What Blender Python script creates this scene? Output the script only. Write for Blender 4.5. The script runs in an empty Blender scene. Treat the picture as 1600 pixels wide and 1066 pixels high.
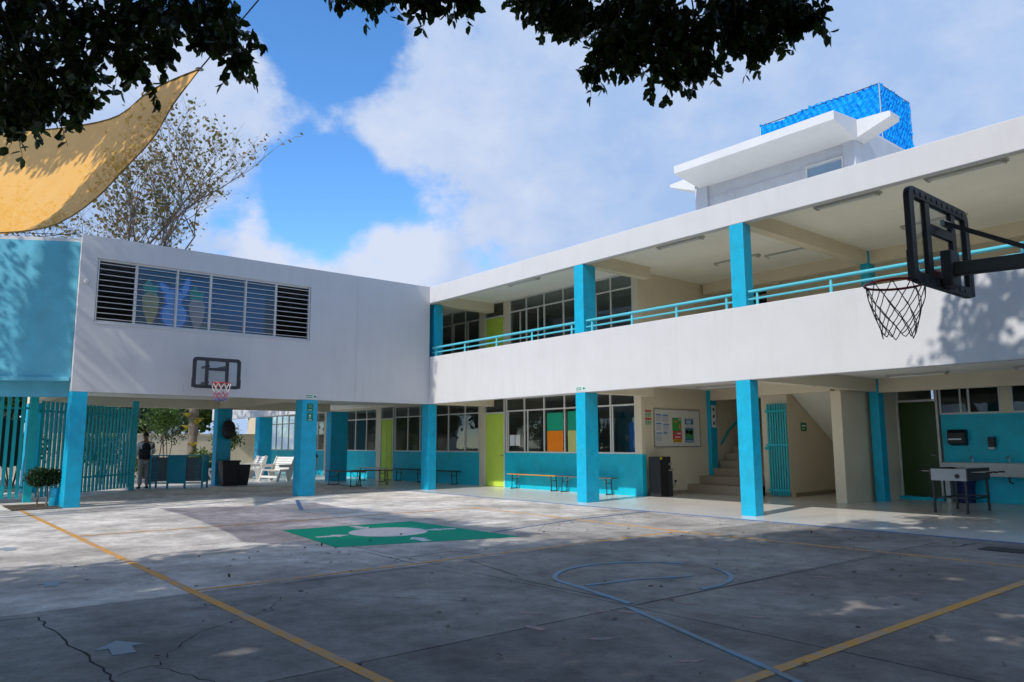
import bpy, bmesh, math, random
import numpy as np
from mathutils import Vector, Matrix
R = math.radians
random.seed(7); rng = np.random.default_rng(11)
S = bpy.context.scene
COL = S.collection

# ------------------------------------------------------------------ camera
cam = bpy.data.cameras.new('camera'); camo = bpy.data.objects.new('camera', cam); COL.objects.link(camo)
cam.sensor_width = 36; cam.lens = 26.41; cam.clip_start = .05; cam.clip_end = 2000
FW = Vector((-.76230399, .63295938, .13511126)); RT = Vector((.63845151, .76965433, -.00344752)); UP = Vector((.1061711, -.08363393, .99082444))
CP = Vector((19.4722, -12.8312, 1.391))
camo.matrix_world = Matrix(((RT.x, UP.x, -FW.x, CP.x), (RT.y, UP.y, -FW.y, CP.y), (RT.z, UP.z, -FW.z, CP.z), (0, 0, 0, 1)))
S.camera = camo
S.cycles.max_bounces = 12; S.cycles.diffuse_bounces = 8; S.cycles.transparent_max_bounces = 16
# ------------------------------------------------------------------ light
KT = .92                                     # shadow: a point at height z falls z/KT along +y
SUN_H = Vector((.16, -.98, 0)).normalized()   # horizontal direction towards the sun
SUN_EL = R(42.4)
KX = .163*1.0
sd = Vector((SUN_H.x*math.cos(SUN_EL), SUN_H.y*math.cos(SUN_EL), math.sin(SUN_EL)))
sun = bpy.data.lights.new('sun', 'SUN'); sun.energy = 3.7; sun.angle = R(.53); sun.color = (1, .95, .87)
suno = bpy.data.objects.new('sun', sun); COL.objects.link(suno)
suno.rotation_euler = sd.to_track_quat('Z', 'Y').to_euler()
W = bpy.data.worlds.new('World'); S.world = W; W.use_nodes = True
S.view_settings.view_transform = 'Standard'; S.view_settings.look = 'None'; S.view_settings.gamma = 1
S.view_settings.exposure = 0.0; S.view_settings.use_curve_mapping = False
def build_world():
    nt = W.node_tree; N = nt.nodes; L = nt.links; N.clear()
    def n(t, **k):
        o = N.new(t)
        for a, b in k.items(): setattr(o, a, b)
        return o
    def math_(op, a, b=None, c=None, clamp=False):
        o = n('ShaderNodeMath', operation=op, use_clamp=clamp)
        for i, v in enumerate((a, b, c)):
            if v is None: continue
            if isinstance(v, (int, float)): o.inputs[i].default_value = v
            else: L.new(v, o.inputs[i])
        return o.outputs[0]
    out = n('ShaderNodeOutputWorld'); bg = n('ShaderNodeBackground'); bg.inputs[1].default_value = .14
    L.new(bg.outputs[0], out.inputs[0])
    sky = n('ShaderNodeTexSky', sky_type='NISHITA'); sky.sun_disc = False
    sky.sun_elevation = SUN_EL; sky.sun_rotation = math.atan2(sd.x, sd.y); sky.air_density = 1.0; sky.dust_density = .2; sky.ozone_density = 3.0; sky.altitude = 2000
    tc = n('ShaderNodeTexCoord'); sep = n('ShaderNodeSeparateXYZ'); L.new(tc.outputs['Generated'], sep.inputs[0])
    zz = math_('ADD', math_('MAXIMUM', sep.outputs[2], 0.0), .22)
    cx = math_('DIVIDE', sep.outputs[0], zz); cy = math_('DIVIDE', sep.outputs[1], zz)
    comb = n('ShaderNodeCombineXYZ'); L.new(cx, comb.inputs[0]); L.new(cy, comb.inputs[1]); comb.inputs[2].default_value = 3.1
    def noise(scale, detail, rough, off=0):
        o = n('ShaderNodeTexNoise'); o.inputs['Scale'].default_value = scale; o.inputs['Detail'].default_value = detail; o.inputs['Roughness'].default_value = rough
        m = n('ShaderNodeMapping'); m.inputs['Location'].default_value = (off, off*.7, off*.3); L.new(comb.outputs[0], m.inputs[0]); L.new(m.outputs[0], o.inputs['Vector'])
        return o.outputs['Fac']
    def noise3(scale, detail, rough, off=0.0):
        o = n('ShaderNodeTexNoise'); o.inputs['Scale'].default_value = scale; o.inputs['Detail'].default_value = detail; o.inputs['Roughness'].default_value = rough
        m = n('ShaderNodeMapping'); m.inputs['Location'].default_value = (off, off*.7, off*.3); m.inputs['Scale'].default_value = (1, 1, 1.35); L.new(tc.outputs['Generated'], m.inputs[0]); L.new(m.outputs[0], o.inputs['Vector'])
        return o.outputs['Fac']
    nrm = n('ShaderNodeVectorMath', operation='NORMALIZE'); L.new(tc.outputs['Generated'], nrm.inputs[0])
    def bump(d, rad, a, soft=.2):
        dd = Vector(d).normalized()
        dp = n('ShaderNodeVectorMath', operation='DOT_PRODUCT'); L.new(nrm.outputs[0], dp.inputs[0]); dp.inputs[1].default_value = dd
        mr = n('ShaderNodeMapRange', interpolation_type='SMOOTHSTEP'); L.new(dp.outputs['Value'], mr.inputs[0])
        mr.inputs[1].default_value = math.cos(R(rad)); mr.inputs[2].default_value = math.cos(R(rad*soft)); mr.inputs[3].default_value = 0; mr.inputs[4].default_value = a
        return mr.outputs[0]
    n1 = noise3(5.0, 12, .6, 2.3); n2 = noise(.8, 5, .55, 9.1); n3 = noise3(14, 9, .6, 5.5); n4 = noise3(1.6, 3, .5, 7.7)
    # open blue windows (negative) and cumulus heads (positive), standing in fixed directions of the sky
    bumps = [((-.80, .29, .53), 11, -.75), ((-.87, .29, .385), 8, .36), ((-.895, .2, .40), 10, .45), ((-.88, .40, .335), 5, -.25), ((-.79, .38, .49), 6, -.4), ((-.871, .37, .318), 7.5, -.55), ((-.857, .43, .285), 6.5, -.5), ((-.80, .515, .305), 4.0, -.34),
             ((-.845, .485, .235), 5.0, .45), ((-.81, .535, .24), 3.5, .3), ((-.888, .375, .255), 5.5, .5), ((-.78, .44, .43), 15, .15), ((-.42, .78, .46), 30, .42), ((-.62, .66, .42), 14, .2)]
    tot = math_('ADD', math_('ADD', math_('MULTIPLY', math_('SUBTRACT', n1, .5), 1.7), math_('MULTIPLY', math_('SUBTRACT', n3, .5), .9)), math_('MULTIPLY', math_('SUBTRACT', n4, .36), .9))
    for d_, r_, a_ in bumps: tot = math_('ADD', tot, bump(d_, r_, a_))
    mask = n('ShaderNodeMapRange', interpolation_type='SMOOTHSTEP'); L.new(tot, mask.inputs[0])
    mask.inputs[1].default_value = -.17; mask.inputs[2].default_value = .30
    sh = math_('ADD', math_('MULTIPLY', n2, .45), math_('MULTIPLY', n3, .45))
    for d_, r_, a_ in (((-.80, .42, .43), 22, .2), ((-.838, .497, .245), 5, .3), ((-.888, .375, .262), 5, .3)): sh = math_('ADD', sh, bump(d_, r_, a_))
    sh = math_('ADD', sh, math_('MULTIPLY', math_('SUBTRACT', n1, .5), .55))
    shade = n('ShaderNodeMapRange'); L.new(sh, shade.inputs[0]); shade.inputs[1].default_value = .38; shade.inputs[2].default_value = .80
    cc = n('ShaderNodeMixRGB'); cc.inputs[1].default_value = (2.7, 3.9, 6.1, 1); cc.inputs[2].default_value = (4.9, 5.4, 6.6, 1); L.new(shade.outputs[0], cc.inputs[0])
    hs = n('ShaderNodeHueSaturation'); hs.inputs['Saturation'].default_value = 1.2; hs.inputs['Value'].default_value = 2.0; L.new(sky.outputs[0], hs.inputs['Color'])
    mx = n('ShaderNodeMixRGB'); L.new(mask.outputs[0], mx.inputs[0]); L.new(hs.outputs[0], mx.inputs[1]); L.new(cc.outputs[0], mx.inputs[2])
    L.new(mx.outputs[0], bg.inputs[0])
build_world()

# ------------------------------------------------------------------ materials
MATS = {}
def mat(name, col, rough=.6, var=.12, scale=2.0, bump=.0, bscale=40, metal=0, spec=.4, dirt=0, dirtcol=None, streak=False, rnd=0, trans=0, coat=0):
    """painted / plain surface: base colour with mottling, fine relief, optional dirt streaks"""
    if name in MATS: return MATS[name]
    m = bpy.data.materials.new(name); m.use_nodes = True; nt = m.node_tree; N = nt.nodes; L = nt.links
    b = N['Principled BSDF']; b.inputs['Roughness'].default_value = rough; b.inputs['Metallic'].default_value = metal; b.inputs['Specular IOR Level'].default_value = spec
    if coat: b.inputs['Coat Weight'].default_value = coat; b.inputs['Coat Roughness'].default_value = .15
    tc = N.new('ShaderNodeTexCoord'); no = N.new('ShaderNodeTexNoise'); no.inputs['Scale'].default_value = scale; no.inputs['Detail'].default_value = 7; no.inputs['Roughness'].default_value = .62
    geo = N.new('ShaderNodeNewGeometry')
    L.new(geo.outputs['Position'], no.inputs['Vector'])
    r = N.new('ShaderNodeMapRange'); L.new(no.outputs['Fac'], r.inputs[0]); r.inputs[1].default_value = .25; r.inputs[2].default_value = .75; r.inputs[3].default_value = 1-var; r.inputs[4].default_value = 1+var
    last = None
    mul = N.new('ShaderNodeMixRGB'); mul.blend_type = 'MULTIPLY'; mul.inputs[0].default_value = 1; mul.inputs[1].default_value = (*col, 1); L.new(r.outputs[0], mul.inputs[2]); last = mul.outputs[0]
    if rnd:
        oi = N.new('ShaderNodeObjectInfo'); rr = N.new('ShaderNodeMapRange'); L.new(oi.outputs['Random'], rr.inputs[0]); rr.inputs[3].default_value = 1-rnd; rr.inputs[4].default_value = 1+rnd
        m2 = N.new('ShaderNodeMixRGB'); m2.blend_type = 'MULTIPLY'; m2.inputs[0].default_value = 1; L.new(last, m2.inputs[1]); L.new(rr.outputs[0], m2.inputs[2]); last = m2.outputs[0]
    if dirt:
        mp = N.new('ShaderNodeMapping'); mp.inputs['Scale'].default_value = (3.5, 3.5, .35) if streak else (.8, .8, .8); L.new(geo.outputs['Position'], mp.inputs[0])
        dn = N.new('ShaderNodeTexNoise'); dn.inputs['Scale'].default_value = 1.3; dn.inputs['Detail'].default_value = 8; dn.inputs['Roughness'].default_value = .7; L.new(mp.outputs[0], dn.inputs['Vector'])
        dr = N.new('ShaderNodeMapRange'); L.new(dn.outputs['Fac'], dr.inputs[0]); dr.inputs[1].default_value = .5; dr.inputs[2].default_value = .8; dr.inputs[4].default_value = dirt
        dm = N.new('ShaderNodeMixRGB'); L.new(dr.outputs[0], dm.inputs[0]); L.new(last, dm.inputs[1]); dm.inputs[2].default_value = (*(dirtcol or (.25, .23, .2)), 1); last = dm.outputs[0]
    L.new(last, b.inputs['Base Color'])
    if bump:
        bn = N.new('ShaderNodeTexNoise'); bn.inputs['Scale'].default_value = bscale; bn.inputs['Detail'].default_value = 4; L.new(geo.outputs['Position'], bn.inputs['Vector'])
        bp = N.new('ShaderNodeBump'); bp.inputs['Strength'].default_value = bump; bp.inputs['Distance'].default_value = .02; L.new(bn.outputs['Fac'], bp.inputs['Height']); L.new(bp.outputs[0], b.inputs['Normal'])
    MATS[name] = m
    return m
def leafmat(name, c1, c2, trans=.3, rough=.45):
    if name in MATS: return MATS[name]
    m = bpy.data.materials.new(name); m.use_nodes = True; nt = m.node_tree; N = nt.nodes; L = nt.links
    N.clear(); out = N.new('ShaderNodeOutputMaterial')
    geo = N.new('ShaderNodeNewGeometry'); mx = N.new('ShaderNodeMixRGB'); L.new(geo.outputs['Random Per Island'], mx.inputs[0]); mx.inputs[1].default_value = (*c1, 1); mx.inputs[2].default_value = (*c2, 1)
    p = N.new('ShaderNodeBsdfPrincipled'); p.inputs['Roughness'].default_value = rough; p.inputs['Specular IOR Level'].default_value = .4; L.new(mx.outputs[0], p.inputs['Base Color'])
    t = N.new('ShaderNodeBsdfTranslucent'); L.new(mx.outputs[0], t.inputs[0])
    ms = N.new('ShaderNodeMixShader'); ms.inputs[0].default_value = trans; L.new(p.outputs[0], ms.inputs[1]); L.new(t.outputs[0], ms.inputs[2]); L.new(ms.outputs[0], out.inputs[0])
    MATS[name] = m; return m
def glassmat(name, tint=(.80, .84, .84), refl=1.0, rough=.015):
    if name in MATS: return MATS[name]
    m = bpy.data.materials.new(name); m.use_nodes = True; nt = m.node_tree; N = nt.nodes; L = nt.links; N.clear()
    out = N.new('ShaderNodeOutputMaterial'); t = N.new('ShaderNodeBsdfTransparent'); t.inputs[0].default_value = (*tint, 1)
    g = N.new('ShaderNodeBsdfGlossy'); g.inputs['Roughness'].default_value = rough; g.inputs[0].default_value = (.9, .95, 1, 1)
    no = N.new('ShaderNodeTexNoise'); no.inputs['Scale'].default_value = 1.6; geo = N.new('ShaderNodeNewGeometry'); L.new(geo.outputs['Position'], no.inputs['Vector'])
    bp = N.new('ShaderNodeBump'); bp.inputs['Strength'].default_value = .025; bp.inputs['Distance'].default_value = .05; L.new(no.outputs['Fac'], bp.inputs['Height']); L.new(bp.outputs[0], g.inputs['Normal'])
    dp = N.new('ShaderNodeVectorMath'); dp.operation = 'DOT_PRODUCT'; L.new(geo.outputs['Incoming'], dp.inputs[0]); L.new(geo.outputs['Normal'], dp.inputs[1])
    ab = N.new('ShaderNodeMath'); ab.operation = 'ABSOLUTE'; L.new(dp.outputs['Value'], ab.inputs[0])
    om = N.new('ShaderNodeMath'); om.operation = 'SUBTRACT'; om.inputs[0].default_value = 1; om.use_clamp = True; L.new(ab.outputs[0], om.inputs[1])
    pw = N.new('ShaderNodeMath'); pw.operation = 'POWER'; L.new(om.outputs[0], pw.inputs[0]); pw.inputs[1].default_value = 4.5
    mu = N.new('ShaderNodeMath'); mu.operation = 'MULTIPLY_ADD'; mu.use_clamp = True; L.new(pw.outputs[0], mu.inputs[0]); mu.inputs[1].default_value = .9*refl; mu.inputs[2].default_value = .032*refl
    ms = N.new('ShaderNodeMixShader'); L.new(mu.outputs[0], ms.inputs[0]); L.new(t.outputs[0], ms.inputs[1]); L.new(g.outputs[0], ms.inputs[2]); L.new(ms.outputs[0], out.inputs[0])
    MATS[name] = m; return m
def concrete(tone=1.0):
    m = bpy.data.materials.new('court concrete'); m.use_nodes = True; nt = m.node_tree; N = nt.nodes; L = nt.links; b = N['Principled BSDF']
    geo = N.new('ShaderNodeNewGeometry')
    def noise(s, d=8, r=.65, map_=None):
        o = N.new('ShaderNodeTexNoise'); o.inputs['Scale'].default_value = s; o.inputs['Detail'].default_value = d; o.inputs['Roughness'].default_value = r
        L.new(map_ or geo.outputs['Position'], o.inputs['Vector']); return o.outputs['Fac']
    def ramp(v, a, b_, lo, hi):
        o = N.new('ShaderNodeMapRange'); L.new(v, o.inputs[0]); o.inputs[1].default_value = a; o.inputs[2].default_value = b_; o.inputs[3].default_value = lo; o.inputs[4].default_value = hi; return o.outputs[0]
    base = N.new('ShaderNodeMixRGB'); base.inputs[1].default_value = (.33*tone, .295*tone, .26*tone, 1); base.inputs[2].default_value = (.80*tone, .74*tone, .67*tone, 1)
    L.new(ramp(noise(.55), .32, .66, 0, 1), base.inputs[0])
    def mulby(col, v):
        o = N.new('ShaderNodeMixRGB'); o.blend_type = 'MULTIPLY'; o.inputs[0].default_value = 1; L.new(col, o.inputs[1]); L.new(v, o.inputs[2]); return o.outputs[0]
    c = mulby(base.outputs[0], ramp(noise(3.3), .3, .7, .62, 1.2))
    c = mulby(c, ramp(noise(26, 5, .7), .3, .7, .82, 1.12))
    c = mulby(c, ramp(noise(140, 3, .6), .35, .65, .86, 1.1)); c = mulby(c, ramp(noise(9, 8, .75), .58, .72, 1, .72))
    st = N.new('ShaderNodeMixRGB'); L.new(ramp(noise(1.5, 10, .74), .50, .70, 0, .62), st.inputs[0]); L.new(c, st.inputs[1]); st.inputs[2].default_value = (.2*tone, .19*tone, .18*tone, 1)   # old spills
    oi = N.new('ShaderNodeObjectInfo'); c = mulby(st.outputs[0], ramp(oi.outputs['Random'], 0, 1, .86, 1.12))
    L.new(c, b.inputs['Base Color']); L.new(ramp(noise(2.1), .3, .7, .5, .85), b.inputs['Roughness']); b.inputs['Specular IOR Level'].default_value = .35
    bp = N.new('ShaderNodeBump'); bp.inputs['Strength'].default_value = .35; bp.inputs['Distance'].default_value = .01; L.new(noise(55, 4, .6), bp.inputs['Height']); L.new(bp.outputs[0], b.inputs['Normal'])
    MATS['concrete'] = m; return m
def wornpaint(name, col, wear=.45, under=(.3, .29, .27)):
    m = bpy.data.materials.new(name); m.use_nodes = True; nt = m.node_tree; N = nt.nodes; L = nt.links; b = N['Principled BSDF']
    geo = N.new('ShaderNodeNewGeometry'); o = N.new('ShaderNodeTexNoise'); o.inputs['Scale'].default_value = 6; o.inputs['Detail'].default_value = 12; o.inputs['Roughness'].default_value = .72; L.new(geo.outputs['Position'], o.inputs['Vector'])
    r = N.new('ShaderNodeMapRange'); L.new(o.outputs['Fac'], r.inputs[0]); r.inputs[1].default_value = .45; r.inputs[2].default_value = .68; r.inputs[4].default_value = wear*1.6
    mx = N.new('ShaderNodeMixRGB'); L.new(r.outputs[0], mx.inputs[0]); mx.inputs[1].default_value = (*col, 1); mx.inputs[2].default_value = (*under, 1); L.new(mx.outputs[0], b.inputs['Base Color']); b.inputs['Roughness'].default_value = .6
    MATS[name] = m; return m

M_white = mat('white wall paint', (.60, .60, .605), .7, .04, 1.2, .08, 30, dirt=.26, dirtcol=(.44, .42, .39), streak=True)
M_cream = mat('cream wall paint', (.70, .62, .47), .7, .06, 1.5, .08, 30, dirt=.15, dirtcol=(.35, .3, .24))
M_soffit = mat('soffit paint', (.88, .86, .78), .8, .05, 1.0, .05, 20)
M_turq = mat('turquoise paint', (.0, .40, .61), .45, .17, 5, .10, 25, dirt=.42, dirtcol=(.05, .24, .33), spec=.5)
M_teal = mat('teal metal paint', (.0, .40, .46), .4, .08, 4, spec=.5)
M_turqwall = mat('turquoise wall paint', (.0, .47, .63), .5, .15, 3, .09, 25, dirt=.3, dirtcol=(.1, .3, .38), streak=True)
M_rail = mat('pale turquoise rail paint', (.10, .50, .60), .35, .06, 4)
M_alu = mat('white aluminium', (.62, .62, .60), .4, .05, 4, metal=0)
M_green = mat('lime door paint', (.52, .70, .085), .4, .06, 3)
M_dgreen = mat('dark green door paint', (.03, .065, .012), .4, .08, 3)
M_glass = glassmat('window glass')
M_glass2 = glassmat('dark window glass', (.5, .55, .58), 1.0)
M_black = mat('black plastic', (.015, .015, .017), .45, .1, 8, spec=.4)
M_dgrey = mat('dark grey plastic', (.035, .037, .042), .5, .15, 10)
M_red = mat('red painted steel', (.42, .03, .02), .4, .15, 8)
M_rope = mat('net cord black', (.03, .03, .032), .8)
M_steel = mat('galvanised steel', (.45, .46, .47), .4, .1, 6, metal=.8)
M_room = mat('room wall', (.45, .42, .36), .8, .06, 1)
M_roomfloor = mat('room floor', (.2, .19, .17), .5, .08, 1)
CONC_LIT_SHADE = [concrete(k) for k in (1.2, 1.18, .78, .46, .36)]  # one concrete; sunlit far court and tree-shaded foreground painted in as slab tones
M_walk = mat('polished walkway concrete', (.70, .67, .63), .22, .08, .9, .01, 60, spec=.5, dirt=.2, dirtcol=(.3, .28, .25))
M_earth = mat('earth', (.09, .065, .045), .95, .3, 3, .5, 12)
M_asph = mat('street asphalt', (.10, .10, .10), .9, .2, 2, .2, 40)
M_joint = mat('joint filler', (.02, .02, .02), .9)
M_orange = wornpaint('orange line paint', (.66, .29, .012), .68)
M_blue = wornpaint('blue line paint', (.06, .16, .38), .55)
M_lblue = wornpaint('light blue chalk paint', (.13, .28, .40), .85, (.2, .2, .2))
M_gpaint = wornpaint('green ground paint', (.0, .33, .19), .15, (.02, .22, .14)); M_gpaint.node_tree.nodes['Principled BSDF'].inputs['Roughness'].default_value = .85; M_gpaint.node_tree.nodes['Principled BSDF'].inputs['Specular IOR Level'].default_value = .15
M_wpaint = wornpaint('white ground paint', (.60, .62, .63), .25)
M_pink = wornpaint('pink chalk', (.34, .2, .19), 1.3, (.17, .16, .15))
M_bark = mat('bark', (.10, .08, .06), .9, .3, 7, .6, 25)
M_bark3 = mat('grey brown bark', (.12, .095, .075), .9, .3, 7, .5, 25)
M_bark2 = mat('pale bark', (.22, .18, .14), .9, .3, 7, .5, 25)
M_leaf = leafmat('ficus leaf', (.012, .030, .006), (.065, .11, .02), .22, .4)
M_leafs = leafmat('sparse tree leaf', (.13, .15, .035), (.28, .17, .06), .4)
M_bush = leafmat('bush leaf', (.03, .09, .015), (.14, .22, .03), .35)
M_dkbush = leafmat('dark bush leaf', (.012, .035, .010), (.035, .07, .015), .25)
M_yellow = leafmat('yellow bromeliad leaf', (.35, .28, .02), (.55, .42, .03), .35)
M_wood = mat('white painted wood', (.72, .70, .66), .55, .08, 5, .1, 30)
M_paper = mat('paper', (.78, .78, .76), .8, .04, 4)

# ------------------------------------------------------------------ builders
class MB:
    def __init__(s): s.v = []; s.f = []
    def _add(s, vs, fs):
        o = len(s.v); s.v += [tuple(p) for p in vs]; s.f += [tuple(i+o for i in f) for f in fs]; return s
    def box(s, x0, x1, y0, y1, z0, z1):
        if x0 > x1: x0, x1 = x1, x0
        if y0 > y1: y0, y1 = y1, y0
        if z0 > z1: z0, z1 = z1, z0
        return s._add([(x0,y0,z0),(x1,y0,z0),(x1,y1,z0),(x0,y1,z0),(x0,y0,z1),(x1,y0,z1),(x1,y1,z1),(x0,y1,z1)],
                      [(0,3,2,1),(4,5,6,7),(0,1,5,4),(1,2,6,5),(2,3,7,6),(3,0,4,7)])
    def bar(s, a, b, w, h, up=(0,0,1)):
        a = Vector(a); b = Vector(b); d = (b-a).normalized(); u = Vector(up)
        if abs(d.dot(u)) > .98: u = Vector((0,1,0))
        x = d.cross(u).normalized(); y = x.cross(d)
        x *= w/2; y *= h/2
        return s._add([a-x-y,a+x-y,a+x+y,a-x+y,b-x-y,b+x-y,b+x+y,b-x+y], [(0,1,2,3),(7,6,5,4),(0,4,5,1),(1,5,6,2),(2,6,7,3),(3,7,4,0)])
    def tube(s, pts, r, n=8, cap=True):
        pts = [Vector(p) for p in pts]; rs = r if isinstance(r, (list, tuple)) else [r]*len(pts); o = len(s.v); prev = None
        for i, p in enumerate(pts):
            d = (pts[min(i+1, len(pts)-1)]-pts[max(i-1, 0)]).normalized()
            if prev is None: u = Vector((0,0,1)) if abs(d.z) < .9 else Vector((1,0,0)); x = d.cross(u).normalized()
            else: x = (prev-d*prev.dot(d)).normalized()
            prev = x; y = d.cross(x)
            for k in range(n):
                a = 2*math.pi*k/n; s.v.append(tuple(p+(x*math.cos(a)+y*math.sin(a))*rs[i]))
        for i in range(len(pts)-1):
            for k in range(n):
                k2 = (k+1) % n; s.f.append((o+i*n+k, o+i*n+k2, o+(i+1)*n+k2, o+(i+1)*n+k))
        if cap:
            s.f.append(tuple(o+k for k in reversed(range(n)))); s.f.append(tuple(o+(len(pts)-1)*n+k for k in range(n)))
        return s
    def prism(s, poly, vec):
        n = len(poly); vec = Vector(vec); P = [Vector(p) for p in poly]
        return s._add(P+[p+vec for p in P], [tuple(reversed(range(n))), tuple(range(n, 2*n))]+[(i, (i+1) % n, n+(i+1) % n, n+i) for i in range(n)])
    def lathe(s, prof, n=20, c=(0,0,0)):
        o = len(s.v)
        for r, z in prof:
            for k in range(n): a = 2*math.pi*k/n; s.v.append((c[0]+r*math.cos(a), c[1]+r*math.sin(a), c[2]+z))
        for i in range(len(prof)-1):
            for k in range(n): k2 = (k+1) % n; s.f.append((o+i*n+k, o+i*n+k2, o+(i+1)*n+k2, o+(i+1)*n+k))
        s.f.append(tuple(o+k for k in reversed(range(n)))); s.f.append(tuple(o+(len(prof)-1)*n+k for k in range(n)))
        return s
    def poly(s, pts): return s._add(pts, [tuple(range(len(pts)))])
    def mesh(s, name, smooth=False):
        me = bpy.data.meshes.new(name); me.from_pydata(s.v, [], s.f); me.update()
        bm = bmesh.new(); bm.from_mesh(me); bmesh.ops.recalc_face_normals(bm, faces=bm.faces); bm.to_mesh(me); bm.free()
        if smooth: me.polygons.foreach_set('use_smooth', [True]*len(me.polygons))
        return me
    def build(s, name, m, parent=None, bevel=0, smooth=False, loc=None):
        o = bpy.data.objects.new(name, s.mesh(name, smooth)); COL.objects.link(o)
        if m: o.data.materials.append(m)
        if parent: o.parent = parent
        if loc: o.location = loc
        if bevel:
            b = o.modifiers.new('bevel', 'BEVEL'); b.width = bevel; b.segments = 2; b.limit_method = 'ANGLE'
        if smooth: 
            e = o.modifiers.new('split', 'EDGE_SPLIT'); e.split_angle = R(40)
        return o
def mbox(*a): return MB().box(*a)
def tag(o, label=None, cat=None, group=None, kind=None):
    if label: o['label'] = label
    if cat: o['category'] = cat
    if group: o['group'] = group
    if kind: o['kind'] = kind
    return o
def thing(name, label, cat, loc=(0,0,0), rz=0, group=None):
    o = bpy.data.objects.new(name, None); COL.objects.link(o); o.location = loc; o.rotation_euler = (0,0,R(rz)); o.empty_display_size = .2
    return tag(o, label, cat, group)
def copy_tree(o, parent=None):
    c = o.copy(); COL.objects.link(c)
    if parent: c.parent = parent
    for ch in list(o.children): copy_tree(ch, c)
    return c
def text_mesh(txt, size, name='lettering'):
    cu = bpy.data.curves.new(name, 'FONT'); cu.body = txt; cu.size = size; cu.extrude = .002; cu.resolution_u = 2; cu.align_x = 'CENTER'; cu.align_y = 'CENTER'
    t = bpy.data.objects.new(name, cu); COL.objects.link(t); dg = bpy.context.evaluated_depsgraph_get()
    me = bpy.data.meshes.new_from_object(t.evaluated_get(dg)); bpy.data.objects.remove(t); return me
def add_text(txt, size, m, parent, loc, rot):
    o = bpy.data.objects.new('lettering', text_mesh(txt, size)); COL.objects.link(o); o.data.materials.append(m); o.parent = parent; o.location = loc; o.rotation_euler = rot
    return o
def leaves(name, pos, nrm_bias, size, m, parent=None, aspect=.5, droop=.0, kind='stuff', jitter=.3, flat=1.0):
    """one mesh of many small pointed leaves: pos (n,3)"""
    n = len(pos); pos = np.asarray(pos, dtype=np.float64)
    d = rng.normal(size=(n, 3)); d[:, 2] -= droop; d[:, 2] *= flat; d /= np.linalg.norm(d, axis=1, keepdims=True)
    nn = rng.normal(size=(n, 3))+np.array(nrm_bias); s = np.cross(d, nn); s /= np.linalg.norm(s, axis=1, keepdims=True)+1e-9; up = np.cross(s, d)
    sz = size*(1+jitter*rng.uniform(-1, 1, n))[:, None]; w = sz*aspect*.5; fold = up*w*.35
    P = np.stack([pos, pos+d*sz*.28+s*w*.95+fold, pos+d*sz*.7+s*w*.85+fold, pos+d*sz, pos+d*sz*.7-s*w*.85+fold, pos+d*sz*.28-s*w*.95+fold], 1).reshape(-1, 3)
    idx = np.arange(n)[:, None]*6+np.array([0, 1, 2, 3, 0, 3, 4, 5])[None]
    me = bpy.data.meshes.new(name); me.vertices.add(n*6); me.vertices.foreach_set('co', P.ravel()); me.loops.add(n*8); me.loops.foreach_set('vertex_index', idx.ravel().astype(np.int32))
    me.polygons.add(n*2); me.polygons.foreach_set('loop_start', np.arange(0, n*8, 4).astype(np.int32)); me.polygons.foreach_set('loop_total', np.full(n*2, 4, np.int32)); me.update(calc_edges=True); me.validate()
    o = bpy.data.objects.new(name, me); COL.objects.link(o); me.materials.append(m)
    if parent: o.parent = parent
    if kind: o['kind'] = kind
    return o
def blob_points(c, r, n, shell=.35):
    d = rng.normal(size=(n, 3)); d /= np.linalg.norm(d, axis=1, keepdims=True); rr = r*(rng.uniform(0, 1, n)**shell)[:, None]
    return np.asarray(c)+d*rr*np.array([1, 1, .8])

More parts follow.
